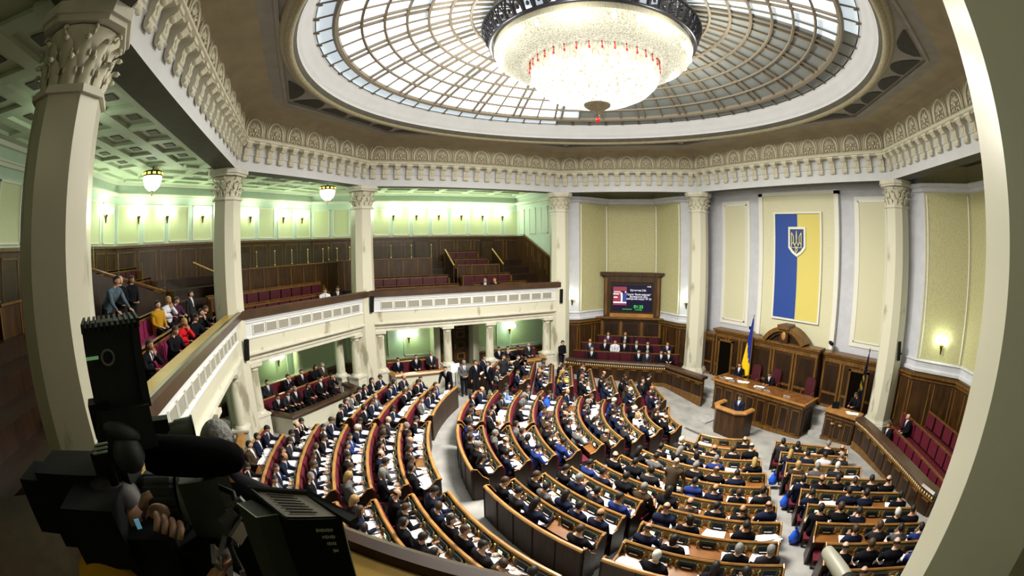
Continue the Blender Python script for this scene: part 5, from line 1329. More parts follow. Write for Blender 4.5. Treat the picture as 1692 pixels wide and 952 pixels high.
def partition(k, t0, t1, d, z0, z1, lab, posts=True):
    s = SD[k]; R = Matrix(((s.t.x, s.n.x, 0), (s.t.y, s.n.y, 0), (0, 0, 1)))
    r = thing('glazed_partition', s((t0+t1)/2, d, z0), lab, 'partition', 0, 'glazed wooden partitions in the balconies')
    m = MB(); m.mat(WOOD); m.obox(s((t0+t1)/2, d, (z0+z1)/2), (t1-t0, .1, z1-z0), R=R); m.mat(WOODL); m.obox(s((t0+t1)/2, d-.02, z1), (t1-t0, .18, .05), R=R)
    c = max(1, int((t1-t0)/.8))
    for q in range(c+1): m.obox(s(t0+(t1-t0)*q/c, d-.06, (z0+z1)/2), (.05, .03, z1-z0-.1), R=R)
    m.build('wood_base', None, r, world=True)
    if posts:
        m = MB(); m.obox(s((t0+t1)/2, d, z1+.38), (t1-t0, .015, .66), R=R); m.build('glass_pane', GLASS, r, world=True)
        c = max(2, int((t1-t0)/1.1))
        for q in range(c+1):
            p = s(t0+(t1-t0)*q/c, d-.03, z1); m = MB(); m.tube([p, (p[0], p[1], p[2]+.78)], .018, 6); m.smooth = True
            for zz in (.08, .72): m.ell((p[0], p[1], p[2]+zz), (.05, .05, .035), 6, 4)
            m.build('brass_post', BRASS, r, world=True)
K1, K2, K3, K4 = ('C0', 'C1'), ('C1', 'C2'), ('C2', 'C3'), ('C6', 'C7')
gbench(K3, 0, .8, 5.2, 'lower dark red seat row at the left of the long far balcony'); gbench(K3, 1, .6, 4.9, 'second dark red seat row at the left of the long far balcony')
gbench(K3, 0, 6.1, 9.2, 'lower dark red seat row at the right of the long far balcony'); gbench(K3, 1, 5.7, 8.6, 'second dark red seat row at the right of the long far balcony')
gbench(K3, 3, 5.9, 8.0, 'upper red seat row between the two sloped handrails'); gbench(K3, 4, 5.6, 7.7, 'topmost red seat row below the back panelling of the far balcony')
partition(K3, -1.5, 4.3, 3.3, 4.6, 6.2, 'glazed partition with brass posts in the long far balcony')
partition(K3, 5.7, 8.3, 2.9, 4.4, 5.75, 'wooden partition before the upper seats of the far balcony', False)
for j, t in enumerate((5.35, 8.35)):
    s = SD[K3]; r = thing('sloped_handrail', s(t, 3.2, 4.8), 'pale topped sloped stair rail, %s of the upper seats' % ('left', 'right')[j], 'handrail', 0, 'sloped stair rails in the balconies')
    m = MB(); m.mat(DARKW); p, q = s(t, 2.5, 4.2), s(t, 4.1, 4.2)
    n = m.pts([p, q, (q[0], q[1], 6.6), (p[0], p[1], 5.75)]); m.face((n, n+1, n+2, n+3)); n2 = m.pts([s(t+.06, 2.5, 4.2), s(t+.06, 4.1, 4.2), s(t+.06, 4.1, 6.6), s(t+.06, 2.5, 5.75)]); m.face((n2, n2+3, n2+2, n2+1)); m.face((n+3, n+2, n2+2, n2+3)); m.face((n, n+3, n2+3, n2)); m.build('side_panel', None, r, world=True)
    m = MB(); m.tube([s(t+.03, 2.45, 5.78), s(t+.03, 4.1, 6.65)], .045, 5); m.build('top_rail', LEDGE, r, world=True)
for j, (t0, w_) in enumerate(((4.45, 1.0), (8.85, .95))):
    s = SD[K3]; R = Matrix(((s.t.x, s.n.x, 0), (s.t.y, s.n.y, 0), (0, 0, 1))); m = MB(); m.mat(DARKW); m.obox(s(t0, 6.1, 6.35), (w_, .1, 1.8), R=R); m.mat(WOOD)
    m.obox(s(t0, 6.04, 6.35), (w_-.2, .04, 1.6), R=R); m.build('door_%d' % (j+2), None, kind='structure')
gbench(K2, 0, .7, 6.6, 'front dark red seat row in the corner balcony'); gbench(K2, 1, .3, 6.9, 'second dark red seat row in the corner balcony')
partition(K2, 1.4, 9.2, 3.1, 4.3, 6.15, 'glazed partition with slim brass posts in the corner balcony')
s = SD[K2]; r = thing('sloped_handrail', s(.9, 2.4, 4.3), 'pale sloped stair rail beside the corner column', 'handrail', 0, 'sloped stair rails in the balconies'); m = MB(); m.mat(LEDGE); m.tube([s(.2, 3.2, 6.6), s(1.3, 2.9, 6.1), s(1.4, 2.2, 5.4), s(1.4, 2.2, 4.6)], .04, 5); m.build('rail', None, r, world=True)
gbench(K1, 0, 2.2, 9.6, 'front magenta seat row behind the ledge of the near left balcony', PURP); gbench(K1, 1, 3.6, 10.4, 'second magenta seat row of the near left balcony where visitors stand', PURP)
gbench(K1, 2, 11.3, 13.0, 'third dark seat row in the shade of the near left balcony'); gbench(K1, 3, 9.6, 13.4, 'fourth dark seat row in the shade of the near left balcony')
gbench(K1, 4, 9.2, 13.9, 'topmost seat row under the panelling of the near left balcony')
partition(K1, 3.5, 7.2, 4.7, 5.0, 6.2, 'glazed partition among the steps of the near left balcony')
gbench(K4, 0, .8, 9.6, 'front red seat row in the right balcony'); gbench(K4, 1, .8, 9.6, 'second red seat row in the right balcony')
s = SD[K1]; r = thing('sloped_handrail', s(8.2, 3.2, 4.6), 'long sloped handrail with slim posts behind the standing visitors', 'handrail', 0, 'sloped stair rails in the balconies')
m = MB(); m.mat(WOODL); m.tube([s(7.6, 4.9, 7.0), s(11.1, 2.5, 5.7)], .05, 5); m.mat(DARKW); P = [s(7.6, 4.9, 6.9), s(11.1, 2.5, 5.6), s(11.1, 2.5, 4.0), s(7.6, 4.9, 4.9)]; n = m.pts(P); m.face((n, n+1, n+2, n+3)); n = m.pts([(x+.05, y+.05, z) for x, y, z in P]); m.face((n+3, n+2, n+1, n)); m.build('panel', None, r, world=True)
for u in (0, .25, .5, .75, 1):
    p = Vector(s(7.6+3.5*u, 4.9-2.4*u, 7.0-1.3*u)); m = MB(); m.tube([p, p+Vector((0, 0, .75))], .016, 5); m.build('slim_post', BRASS, r, world=True)
# visitors of the near left balcony
def vis(k, t, d, z, pose, su, ha, st, lab, tie=None, turn=0, sc=1.0):
    s = SD[k]; return person(pose, s(t, d, z), math.atan2(s.n.x, -s.n.y)+turn, su, ha, st, lab, None, tie, scale=sc)
z1 = gz_(1)
vis(K1, 6.45, 2.75, 4.72, 't3', 'denim', 'dark', 'short', 'person in faded denim jacket leaning on the magenta seat backs', None, -.3, 1.08)
vis(K1, 7.15, 2.62, 4.66, 't1', 'black', 'white', 'bald', 'bald person in black with folded arms standing between two visitors', None, -.35, 1.05)
vis(K1, 8.05, 2.62, 4.64, 't1', 'black', 'brown', 'long', 'woman in black coat standing beside the bald visitor', None, -.4, 1.04)
vis(K1, 8.2, 1.78, 4.25, 's2', 'mustard', 'dark', 'short', 'person in mustard sweater seated behind the wooden seat rail', None, -.5, 1.06)
vis(K1, 9.1, 1.78, 4.28, 's1', 'white', 'blond', 'long', 'blond woman in white and dark vest resting her chin', None, -.4, 1.06)
vis(K1, 9.85, 1.78, 4.22, 's0', 'plum', 'brown', 'short', 'person in plum top seated right of the blond woman', None, -.5, 1.04)
vis(K1, 6.6, .82, 3.78, 's0', 'black', 'brown', 'short', 'young man in black suit leaning on the balcony ledge', None, -.45, 1.05)
vis(K1, 7.75, .82, 3.80, 's1', 'red', 'blond', 'long', 'woman with light hair in dark red sweater at the ledge', None, -.5, 1.05)
vis(K1, 8.75, .80, 3.78, 's3', 'black', 'dark', 'short', 'dark haired person bent over the ledge beside the red sweater', None, -.3, 1.05)
vis(K1, 4.7, .80, 3.80, 's1', 'black', 'brown', 'long', 'woman in black with white collar, nearest at the balcony ledge', True, -.4, 1.05)
vis(K1, 9.7, .80, 3.80, 's1', 'black', 'dark', 'short', 'person in black with white badge near the corner column', None, -.4, 1.05)
vis(K1, 10.55, .85, 3.80, 's6', 'black', 'brown', 'short', 'person in dark jacket last in the row before the corner column', None, -.3, 1.05)
vis(K1, 11.0, 1.45, 3.95, 't0', 'charcoal', 'dark', 'short', 'standing person in dark suit with white shirt beside the corner column', False, -.3, 1.0)
vis(K1, 5.6, 4.1, gz_(3), 't2', 'charcoal', 'dark', 'short', 'shadowy person standing at the back left of the near balcony', None, -.3)
vis(K2, .85, .75, 3.80, 's0', 'black', 'dark', 'short', 'person in black suit alone at the left end of the corner balcony', True, -.5)
vis(K2, 5.75, .75, 3.80, 's0', 'white', 'brown', 'short', 'person in white shirt and tie at the corner balcony rail', True, -.5)
vis(K2, 6.6, .75, 3.80, 's0', 'black', 'dark', 'short', 'person in black suit beside the white shirted visitor', True, -.5)
vis(K3, 6.55, .80, 3.78, 's0', 'navy', 'grey', 'short', 'grey haired person at the rail of the long far balcony', True, -.3)
vis(K3, 7.1, .80, 3.78, 's1', 'black', 'red', 'long', 'auburn haired person at the rail of the long far balcony', None, -.3)
# loge benches and people on the ground floor
def loge_people(k, L, grp):
    for j, (t, d, z, pose, su, ha, st, tie) in enumerate(L):
        vis(k, t, d, z, pose, su, ha, st, 'person in %s, %s, in the %s, %s from left' % (suitname(su), 'bald head' if st == 'bald' else HN[ha], grp, ORD[j+1]), tie)
loge_people(K3, [(1.6, .35, .05, 's2', 'black', 'dark', 'short', True), (2.55, .4, .1, 's2', 'black', 'dark', 'short', True), (3.35, .4, .2, 's2', 'charcoal', 'grey', 'short', False),
                 (7.1, .35, .1, 's2', 'black', 'dark', 'short', True), (7.6, .35, .1, 's1', 'charcoal', 'dark', 'short', True), (8.15, .35, .1, 's0', 'black', 'dark', 'short', None), (8.9, .35, .15, 's2', 'charcoal', 'grey', 'short', True)], 'loge below the far balcony')
loge_people(K2, [(1.75, .1, .1, 's0', 'black', 'dark', 'short', True), (2.3, .1, .1, 's0', 'charcoal', 'dark', 'short', True), (2.85, .1, .1, 's2', 'black', 'grey', 'short', True), (3.5, .1, .1, 's0', 'black', 'brown', 'long', None), (4.4, .1, .1, 's2', 'black', 'dark', 'short', True), (5.1, .1, .1, 's1', 'black', 'dark', 'long', None)], 'front of the corner loge')
loge_people(K2, [(1.6, 1.1, .35, 's2', 'navy', 'dark', 'short', True), (2.2, 1.15, .35, 's2', 'charcoal', 'dark', 'short', True), (3.3, 1.1, .35, 's1', 'black', 'brown', 'short', True), (4.2, 1.1, .35, 's2', 'black', 'dark', 'short', True), (5.1, 1.1, .35, 's4', 'black', 'dark', 'long', None), (5.6, 1.1, .35, 's2', 'brown', 'grey', 'short', True)], 'rear of the corner loge')
for k, t0, t1, nm in ((K2, 1.3, 5.8, 'corner loge'), (K3, 1.1, 3.8, 'loge left of the door'), (K3, 6.8, 9.5, 'loge right of the door')):
    s = SD[k]; R = Matrix(((s.t.x, s.n.x, 0), (s.t.y, s.n.y, 0), (0, 0, 1)))
    for i, (d, z) in enumerate(((.72, .08), (1.55, .33))):
        if i and k == K3: continue
        r = thing('loge_bench', s((t0+t1)/2, d, 0), '%s red bench in the %s' % (('front', 'rear')[i], nm), 'bench', 0, 'benches in the ground floor loges')
        m = MB(); m.mat(RED); m.obox(s((t0+t1)/2, d-.06, z+.72), (t1-t0, .08, .5), R=R); m.build('backrest', None, r, world=True)
        m = MB(); m.mat(RED); m.obox(s((t0+t1)/2, d-.30, z+.43), (t1-t0, .42, .09), R=R); m.build('seat', None, r, world=True)
        m = MB(); m.mat(DARKW); m.obox(s((t0+t1)/2, d+.01, z+.45), (t1-t0, .05, .95), R=R); m.mat(RAILW); m.obox(s((t0+t1)/2, d, z+.98), (t1-t0, .10, .04), R=R); m.build('frame', None, r, world=True)
# people standing by the door
G = 'people standing near the side door'
person('t3', (-8.35, -2.0, 0), -PI/2-.6, 'black', 'dark', 'short', 'person in black suit stooping over the end of the outer desk row', G, True)
person('t1', (-8.45, -1.25, 0), -PI/2, 'grey', 'grey', 'short', 'grey haired person in light grey jacket seen from the side near the door', G, True)
person('t0', (-8.2, -.80, 0), -PI/2+.4, 'black', 'dark', 'short', 'dark haired person in black suit facing the hall before the door', G, True)
person('t5', (-7.75, -.25, 0), -PI/2-1.2, 'black', 'brown', 'short', 'person in black suit holding white papers before the door', G, True)
person('t0', (-8.5, .75, 0), -PI/2+.2, 'charcoal', 'brown', 'short', 'person in dark green grey coat left of the cameraman', G, None)
person('t4', (-8.2, 1.35, 0), -PI/2+.4, 'black', 'dark', 'short', 'cameraman in black filming from the floor near the door', G, None)
person('t1', (-10.0, 4.9, 0), -PI/2+.3, 'black', 'dark', 'short', 'person in black leaning at the foot of the column below the far balcony', G, None)
m = MB(); m.mat(PAPER); m.obox((0, 0, 0), (.30, .02, .22), .3, .3); o = m.build('paper_sheets', None, None, (-7.55, -.05, .95)); tag(o, 'white papers held by the person before the door', 'paper')
r = thing('video_camera', (-7.95, 1.5, 1.45), 'small black television camera on the shoulder of the cameraman near the door', 'camera')
m = MB(); m.box(-.25, .12, -.07, .07, 0, .20); m.build('body', BLACK, r); m = MB(); m.smooth = True; m.lathe([(.05, 0), (.06, .15), (.07, .22)], 10, (.12, 0, .10), R=Matrix.Rotation(PI/2, 3, 'Y')); m.build('lens', BLACK, r)
o = MB().box(0, 0, 0, 0, 0, 0) if False else None
r = thing('notice_stand', (-9.1, -1.45, 0), 'white notice board on a slim stand left of the door', 'notice board')
m = MB(); m.mat(PAPER); m.box(-.02, .02, -.22, .22, .98, 1.42); m.build('white_board', None, r); m = MB(); m.tube([(0, 0, 0), (0, 0, 1.0)], .02, 6); m.box(-.15, .15, -.15, .15, 0, .02); m.build('stand', IRON, r)

# ---------------- sconces ----------------
def sconce(loc, nrm, lab, n=3, first={}, power=None, col=(.80, 1.0, .55)):
    rz = math.atan2(nrm[1], nrm[0])-PI/2
    if n not in first:
        r = thing('wall_sconce', loc, lab, 'wall lamp', rz, 'milk glass wall lamps'); first[n] = r
        m = MB(); m.smooth = True; m.lathe([(.004, -.34), (.03, -.30), (.05, -.12), (.10, -.02), (.11, .02), (.02, .03)], 12, (0, .08, 0)); m.build('bracket_cone', mat('dark_brass', (.12, .08, .02), .35, metal=.8), r)
        xs = {1: [0], 2: [-.2, .2], 3: [-.36, 0, .36]}[n]
        for x in xs:
            m = MB(); m.tube([(0, .10, 0), (x*.5, .14, -.06), (x, .16, -.02), (x, .16, .06)], .014, 5); m.build('arm', BRASS, r)
            m = MB(); m.smooth = True; m.ell((x, .16, .18), (.14, .14, .15), 12, 8); m.build('globe', GLOBE, r)
    else: copy_tree(first[n], loc=loc, rz=rz, label=lab)
    p = Vector(loc)+Vector((nrm[0], nrm[1], 0))*.45+Vector((0, 0, .2)); lamp('sconce_light', 'POINT', p, power or SCONCE_W, col, .15)
s = SD[K3]
for j, t in enumerate((2.63, 4.10, 5.56, 7.07, 8.53, 9.96)): sconce(s(t, 6.12, 8.80), (-s.n.x, -s.n.y), 'milk glass wall lamp, %s from the left on the far balcony back wall' % ORD[j+1], 3)
P1, P2 = Vector(octo(-6.12)['C1']), Vector(octo(-6.12)['C2']); t_ = (P2-P1).normalized(); n_ = SD[K2].n
for j, t in enumerate((1.2, 2.8, 4.9, 8.0, 10.4, 11.9)): v = P1+t_*t; sconce((v.x, v.y, 8.72), (-n_.x, -n_.y), 'milk glass wall lamp, %s from the left on the corner balcony back wall' % ORD[j+1], 3)
P1, P2 = Vector(octo(-6.12)['C0']), Vector(octo(-6.12)['C1']); t_ = (P2-P1).normalized(); n_ = SD[K1].n
for j, t in enumerate((12.9, 15.3)): v = P1+t_*t; sconce((v.x, v.y, 8.72), (-n_.x, -n_.y), 'milk glass wall lamp, %s on the near left balcony back wall' % ('left one', 'right one')[j], 3)
sconce((-17.1, -4.45, 8.80), (1, 0), 'milk glass wall lamp on the far balcony wall just left of the column', 3)
LC = (.70, 1.0, .42)
s = SD[K3]; sconce(s(2.75, 2.93, 1.85), (-s.n.x, -s.n.y), 'wall lamp above the three men left of the side door', 3, power=LOGE_W, col=LC); sconce(s(8.95, 2.93, 1.85), (-s.n.x, -s.n.y), 'wall lamp in the loge right of the side door', 2, power=LOGE_W, col=LC)
s = SD[K2]; sconce(s(4.35, 2.93, 1.85), (-s.n.x, -s.n.y), 'wall lamp glowing on the green wall of the corner loge', 2, power=LOGE_W, col=LC)
s = SD[('C3', 'C4')]; sconce(s(.62, .78, 3.75), (.4, -.9), 'wall lamp left of the screen niche', 2, power=8); sconce(s(s.L-.62, .78, 3.75), (.9, -.4), 'wall lamp right of the screen niche beside the column', 2, power=8)
s = SD[('C5', 'C6')]; sconce(s(1.75, 1.75, 3.7), (-.2, -.98), 'wall lamp in the niche at the right edge', 2, power=10)
s = SD[K1]; lamp('loge_light', 'POINT', s(8.5, 2.2, 2.2), 14, LC, .2)
# bowl lamps under the balcony ceilings
def bowl_lamp(loc, lab, first=[None]):
    if first[0] is None:
        r = thing('ceiling_bowl_lamp', loc, lab, 'ceiling lamp', 0, 'glowing bowl lamps of the balconies'); first[0] = r
        m = MB(); m.smooth = True; m.lathe([(.40, 0), (.40, -.08), (.375, -.20), (.30, -.38), (.16, -.50), (.03, -.54)], 24); m.build('bowl', GLOBEW, r)
        m = MB(); m.lathe([(.42, 0), (.43, .02), (.42, .17), (.38, .2), (.02, .22)], 24); m.build('rim', mat('black_brass', (.05, .04, .01), .3, metal=.8), r)
        m = MB()
        for q in range(12): an = 2*PI*q/12; m.obox((.425*math.cos(an), .425*math.sin(an), .09), (.02, .13, .08), an)
        m.build('amber_lights', mat('amber_glass', (1.0, .85, .15), .3, emit=1.6), r)
        m = MB(); m.smooth = True; m.lathe([(.08, -.52), (.05, -.60), (.01, -.63), (.03, -.68), (.003, -.72)], 10); m.build('finial', MATS['dark_brass'], r)
        m = MB(); m.tube([(0, 0, .2), (0, 0, .45)], .03, 6); m.build('stem', MATS['dark_brass'], r)
    else: copy_tree(first[0], loc=loc, label=lab)
    lamp('bowl_light', 'POINT', (loc[0], loc[1], loc[2]-.85), GALLERY_W, (.85, 1.0, .72), .3)
bowl_lamp((-6.0, -14.2, 9.83), 'glowing bowl lamp above the near left balcony'); bowl_lamp((-12.7, -6.97, 9.83), 'glowing bowl lamp above the corner balcony')
for p in ((-13.8, 1.5), (1.5, -13.8)): lamp('gallery_fill_light', 'POINT', (*p, 9.6), GALLERY_W*.9, (.85, 1.0, .75), .4)  # unseen fill lights without fixtures, added to brighten the galleries
lamp('right_gallery_lamp', 'POINT', (14, 0, 9.4), 60, (.9, 1, .8), .4); lamp('near_gallery_fill', 'POINT', (11.6, -10.2, 9.3), 26, (1, .92, .5), .3)  # unseen, no fixtures; the near one added to light ledge and foreground

# ---------------- chandelier ----------------
ch = thing('chandelier', (0, 0, 13.5), 'huge round crystal chandelier hanging under the glass dome', 'chandelier')
m = MB(); m.smooth = True
m.lathe([(2.98, 12.90), (3.12, 12.84), (3.18, 12.89), (3.12, 12.95)], 96); m.lathe([(3.32, 13.36), (3.40, 13.40), (3.37, 13.48), (3.26, 13.46)], 96); m.smooth = False
for q in range(60):
    an = 2*PI*q/60; R = Matrix.Rotation(an, 3, 'Z')
    m.tube([R @ Vector((3.13, -.13, 12.93)), R @ Vector((3.25, -.12, 13.17)), R @ Vector((3.34, 0, 13.36)), R @ Vector((3.25, .12, 13.17)), R @ Vector((3.13, .13, 12.93))], .032, 5)
    m.tube([R @ Vector((3.36, -.165, 13.4)), R @ Vector((3.28, -.165, 13.2)), R @ Vector((3.15, -.165, 12.93))], .022, 4)
    m.ell(R @ Vector((3.20, 0, 13.08)), (.035, .055, .08), 5, 4)
m.build('iron_crown', IRON, ch, world=True)
rip = lambda an, z: 1+.006*abs(math.sin(an*90))
m = MB(); m.smooth = True; m.lathe([(2.97, 12.92), (3.0, 12.70)], 360, rf=rip); m.build('upper_strings', CRYSD, ch, world=True)
m = MB(); m.smooth = True; m.lathe([(3.0, 12.70), (2.95, 12.52), (2.80, 12.36), (2.55, 12.25), (2.25, 12.20), (2.02, 12.22), (1.97, 12.34)], 360, rf=rip); m.build('crystal_drum', CRYS, ch, world=True)
for q in range(28):
    an = 2*PI*q/28; m = MB(); m.smooth = True; m.ell((2.90*math.cos(an), 2.90*math.sin(an), 12.56), (.10, .10, .12), 10, 7); m.build('bulb', mat('bright_bulb', (1, .98, .88), .3, emit=3.0), ch, world=True)
m = MB(); m.lathe([(1.97, 12.34), (1.99, 12.46), (1.90, 12.48)], 96); m.build('inner_hoop', BRASS, ch, world=True)
m = MB(); m.smooth = True; m.lathe([(1.90, 12.48), (1.93, 12.1), (1.90, 11.80)], 240, rf=rip); m.build('middle_tier', CRYS, ch, world=True)
m = MB(); m.smooth = True; m.lathe([(1.90, 11.82), (1.80, 11.62), (1.55, 11.38), (1.15, 11.18), (.7, 11.06), (.25, 11.0)], 240, rf=rip); m.build('crystal_bowl', CRYS2, ch, world=True)
for q in range(36):
    an = 2*PI*q/36; d = MB(); d.smooth = True
    for zz, a in ((0, .026), (-.08, .020), (-.17, .032)): d.ell((1.955*math.cos(an), 1.955*math.sin(an), 12.24+zz), (a, a, a*1.7), 6, 4)
    d.build('red_drop', REDG, ch, world=True)
m = MB(); m.smooth = True; m.lathe([(.40, 11.04), (.38, 10.96), (.26, 10.88), (.10, 10.80), (.07, 10.74), (.03, 10.70)], 24, rf=lambda a, z: 1+.05*math.sin(a*12)); m.build('bottom_boss', ROPE, ch, world=True)
m = MB(); m.smooth = True; m.ell((0, 0, 10.64), (.06, .06, .05), 8, 6); m.build('clear_bead', GLASS, ch, world=True)
m = MB(); m.smooth = True; m.ell((0, 0, 10.54), (.07, .07, .10), 8, 6); m.build('red_pendant', REDG, ch, world=True)
m = MB(); m.tube([(0, 0, 12.9), (0, 0, 14.4)], .06, 8)
for q in range(6): an = PI*q/3; m.tube([(3.2*math.cos(an), 3.2*math.sin(an), 13.42), (.1*math.cos(an), .1*math.sin(an), 14.3)], .02, 5)
m.lathe([(2.95, 12.92), (.1, 13.1)], 48); m.build('hanger', IRON, ch, world=True)

# speakers on the columns
for j, (x, y, z, an, lab) in enumerate(((-5.42, -10.42, 3.2, .9, 'slim black loudspeaker on the corner column below the ledge'), (-10.55, -5.05, 3.9, .4, 'slim black loudspeaker on the second column by the balcony'),
        (-10.52, 5.15, 3.75, -.4, 'slim black loudspeaker on the column right of the far balcony'), (6.2, 10.75, 2.9, -2.2, 'slim black loudspeaker beside the right front column'))):
    r = thing('loudspeaker', (x, y, z), lab, 'loudspeaker', an, 'column loudspeakers'); m = MB(); m.obox((0.1, 0, .35), (.12, .16, .75), R=Matrix.Rotation(.12, 3, 'Y')); m.build('cabinet', BLACK, r)
    m = MB(); m.box(-.1, .06, -.03, .03, .2, .26); m.build('wall_mount', BLACK, r)
# ================= OUR OWN BALCONY AND WHAT STANDS IN IT =================
def W3(x, y, z): return Vector((x, y, z))
s = SD[('C7', 'C0')]; R7 = Matrix(((s.t.x, s.n.x, 0), (s.t.y, s.n.y, 0), (0, 0, 1)))
mb = MB(); mb.mat(DARKW); q = [s(-.2, -.75, 0)[:2], s(s.L+.2, -.75, 0)[:2], s(s.L+2.4, 6.2, 0)[:2], s(-2.4, 6.2, 0)[:2]]; mb.prism(q, 3.3, 3.85); mb.prism([s(0, .2, 0)[:2], s(s.L, .2, 0)[:2], s(s.L+2.2, 6.2, 0)[:2], s(-2.2, 6.2, 0)[:2]], 3.3, 4.35)
mb.build('floor_gallery_back_right', None, kind='structure')
mb = MB(); mb.mat(STONE); mb.sweep([s(-.1, 0, 0), s(.5, -.9, 0), s(s.L-.5, -.9, 0), s(s.L+.1, 0, 0)], [(0, 2.9), (0, 4.5), (.15, 4.5), (.15, 2.9)]); mb.build('trim_45', None, kind='structure')
mb = MB(); P = [s(-.1, -.1, 0), s(.5, -1.0, 0), s(s.L-.5, -1.0, 0), s(s.L+.1, -.1, 0)]
mb.mat(BALRAIL); mb.sweep(P, [(-.06, 4.5), (-.10, 4.60), (-.06, 4.84), (0, 4.87), (.10, 4.86), (.12, 4.80), (.12, 4.5)])
mb.mat(LEDGE); mb.sweep(P, [(.12, 4.60), (.12, 4.78), (.16, 4.80), (.60, 4.72), (.62, 4.60)])
tag(mb.build('balcony_rail', None), 'near golden wooden ledge with dark outer rail at the bottom of the view', 'railing', 'wooden balcony rails')

# big shoulder television camera at the left
tv = thing('television_camera', W3(9.2796, -8.2071, 6.3436), 'large black television camera with ribbed viewfinder and zoom lens at left', 'camera')
O = Vector(tv.location)
ax = (W3(9.2543, -7.9809, 6.3095)-W3(9.2796, -8.2071, 6.3436)).normalized(); ax.z = 0; ax.normalize()          # lens direction
sd_ = Vector((ax.y, -ax.x, 0)); RT = Matrix((ax, sd_.cross(ax)*-1 if False else Vector((0, 0, 1)).cross(ax), Vector((0, 0, 1)))).transposed()
toward = (CP-O); toward.z = 0; toward.normalize()
def L(x, y, z): return tuple(O+ax*x+Vector((0, 0, 1)).cross(ax)*y+Vector((0, 0, z)))
RX = RT @ Matrix.Rotation(PI/2, 3, 'Y')
m = MB(); m.obox(L(-.14, 0, -.05), (.30, .15, .22), R=RT); m.obox(L(-.02, 0, .06), (.10, .12, .10), R=RT); m.obox(L(-.33, 0, -.05), (.10, .12, .16), R=RT); m.build('camera_body', BLACK, tv, world=True)
DK = mat('dark_rubber', (.012, .014, .015), .6, var=.3, scale=20)
m = MB(); m.smooth = True; m.lathe([(.055, .02), (.062, .04), (.062, .13)], 24, L(0, 0, -.04), R=RX, rf=None); m.build('lens_barrel', BLACK, tv, world=True)
m = MB(); m.smooth = False; m.lathe([(.066, .0), (.070, .01), (.070, .085), (.066, .095)], 60, L(.05, 0, -.04), R=RX, rf=lambda a, z: 1+.03*(1 if math.sin(a*30) > 0 else 0)); m.build('zoom_ring', DK, tv, world=True)
m = MB(); m.smooth = True; m.lathe([(.074, 0), (.076, .012), (.070, .016)], 32, L(.155, 0, -.04), R=RX); m.build('silver_ring', mat('dull_green_metal', (.12, .16, .13), .4), tv, world=True)
m = MB(); m.mat(mat('grey_hood', (.055, .066, .062), .6)); n = m.pts([L(.17, -.075, .035), L(.17, .075, .035), L(.17, .075, -.12), L(.17, -.075, -.12), L(.28, -.10, .055), L(.28, .10, .055), L(.28, .10, -.14), L(.28, -.10, -.14)])
for q in ((0, 1, 5, 4), (1, 2, 6, 5), (2, 3, 7, 6), (3, 0, 4, 7)): m.face([n+i for i in q])
m.build('lens_hood', None, tv, world=True)
# viewfinder block: ribbed hood on top, round logo ring, soft eyepiece
VP = W3(9.3716, -8.1064, 6.6753); vr = Matrix.Rotation(math.atan2((VP-CP).y, (VP-CP).x)-PI/2, 3, 'Z')
m = MB(); m.obox(VP, (.135, .12, .17), R=vr)
for i in range(11): m.obox(VP+vr @ Vector((-.066+.0132*i, -.008, .085)), (.006, .12, .018), R=vr)
m.obox(VP+vr @ Vector((.058, -.062, .0)), (.018, .012, .15), R=vr); m.obox(VP+vr @ Vector((.0, -.02, -.12)), (.12, .12, .09), R=vr); m.build('viewfinder_hood', DK, tv, world=True)
m = MB(); m.smooth = True; m.lathe([(.012, 0), (.015, .004), (.017, 0)], 20, VP+vr @ Vector((-.015, -.062, .025)), R=vr @ Matrix.Rotation(PI/2, 3, 'X')); m.build('round_badge', mat('dull_silver', (.18, .2, .18), .4), tv, world=True)
m = MB(); m.obox(VP+vr @ Vector((-.052, -.063, .028)), (.03, .004, .006), R=vr); m.build('green_stripe', mat('pale_green_light', (.25, .5, .22), .4, emit=.25), tv, world=True)
m = MB(); m.smooth = True; EP = W3(9.4279, -8.0969, 6.5541); m.ell(EP, (.058, .045, .026), 16, 10, vr @ Matrix.Rotation(.45, 3, 'Y')); m.ell(W3(9.4424, -8.0870, 6.5073), (.040, .04, .045), 14, 10, vr); m.build('eye_cushion', mat('grey_black_leather', (.03, .035, .042), .6, var=.4, scale=40), tv, world=True)
m = MB(); m.mat(mat('panel_light_strip', (.30, .40, .30), .5)); 
for j in range(3): m.obox([W3(9.5207, -8.1087, 6.5578), W3(9.5244, -8.1097, 6.5508), W3(9.5283, -8.1106, 6.5438)][j], (.034, .004, .0035), R=vr)
m.build('label_strip', None, tv, world=True)
m = MB(); m.obox(W3(9.4410, -8.1363, 6.5812), (.05, .05, .07), R=vr); m.build('side_block', BLACK, tv, world=True)
m = MB(); m.smooth = True; P = [W3(9.4171, -8.1386, 6.6617), W3(9.4547, -8.1287, 6.5987), W3(9.4742, -8.1354, 6.5296), W3(9.4749, -8.1339, 6.4490)]; m.tube(P, .012, 8)
P = [W3(9.2819, -7.9549, 6.3510), W3(9.3235, -7.8925, 6.3483), W3(9.3485, -7.8866, 6.3042), W3(9.3970, -7.9224, 6.2500), W3(9.4681, -7.8996, 6.2331)]; m.tube(P, .008, 8); m.build('cable', BLACK, tv, world=True)
m = MB()
for j, (p, l) in enumerate(((W3(9.3379, -7.8874, 6.3215), 0.03), (W3(9.3597, -7.9108, 6.2982), 0.035), (W3(9.3740, -7.8933, 6.2690), 0.04), (W3(9.4043, -7.9354, 6.2464), 0.03), (W3(9.4254, -7.9605, 6.2313), 0.05), (W3(9.4259, -7.9109, 6.2077), 0.04))): m.obox(p, (.012, .05, l), .4*j, .5)
m.build('metal_fittings', mat('worn_metal', (.22, .23, .24), .3, metal=.6), tv, world=True)
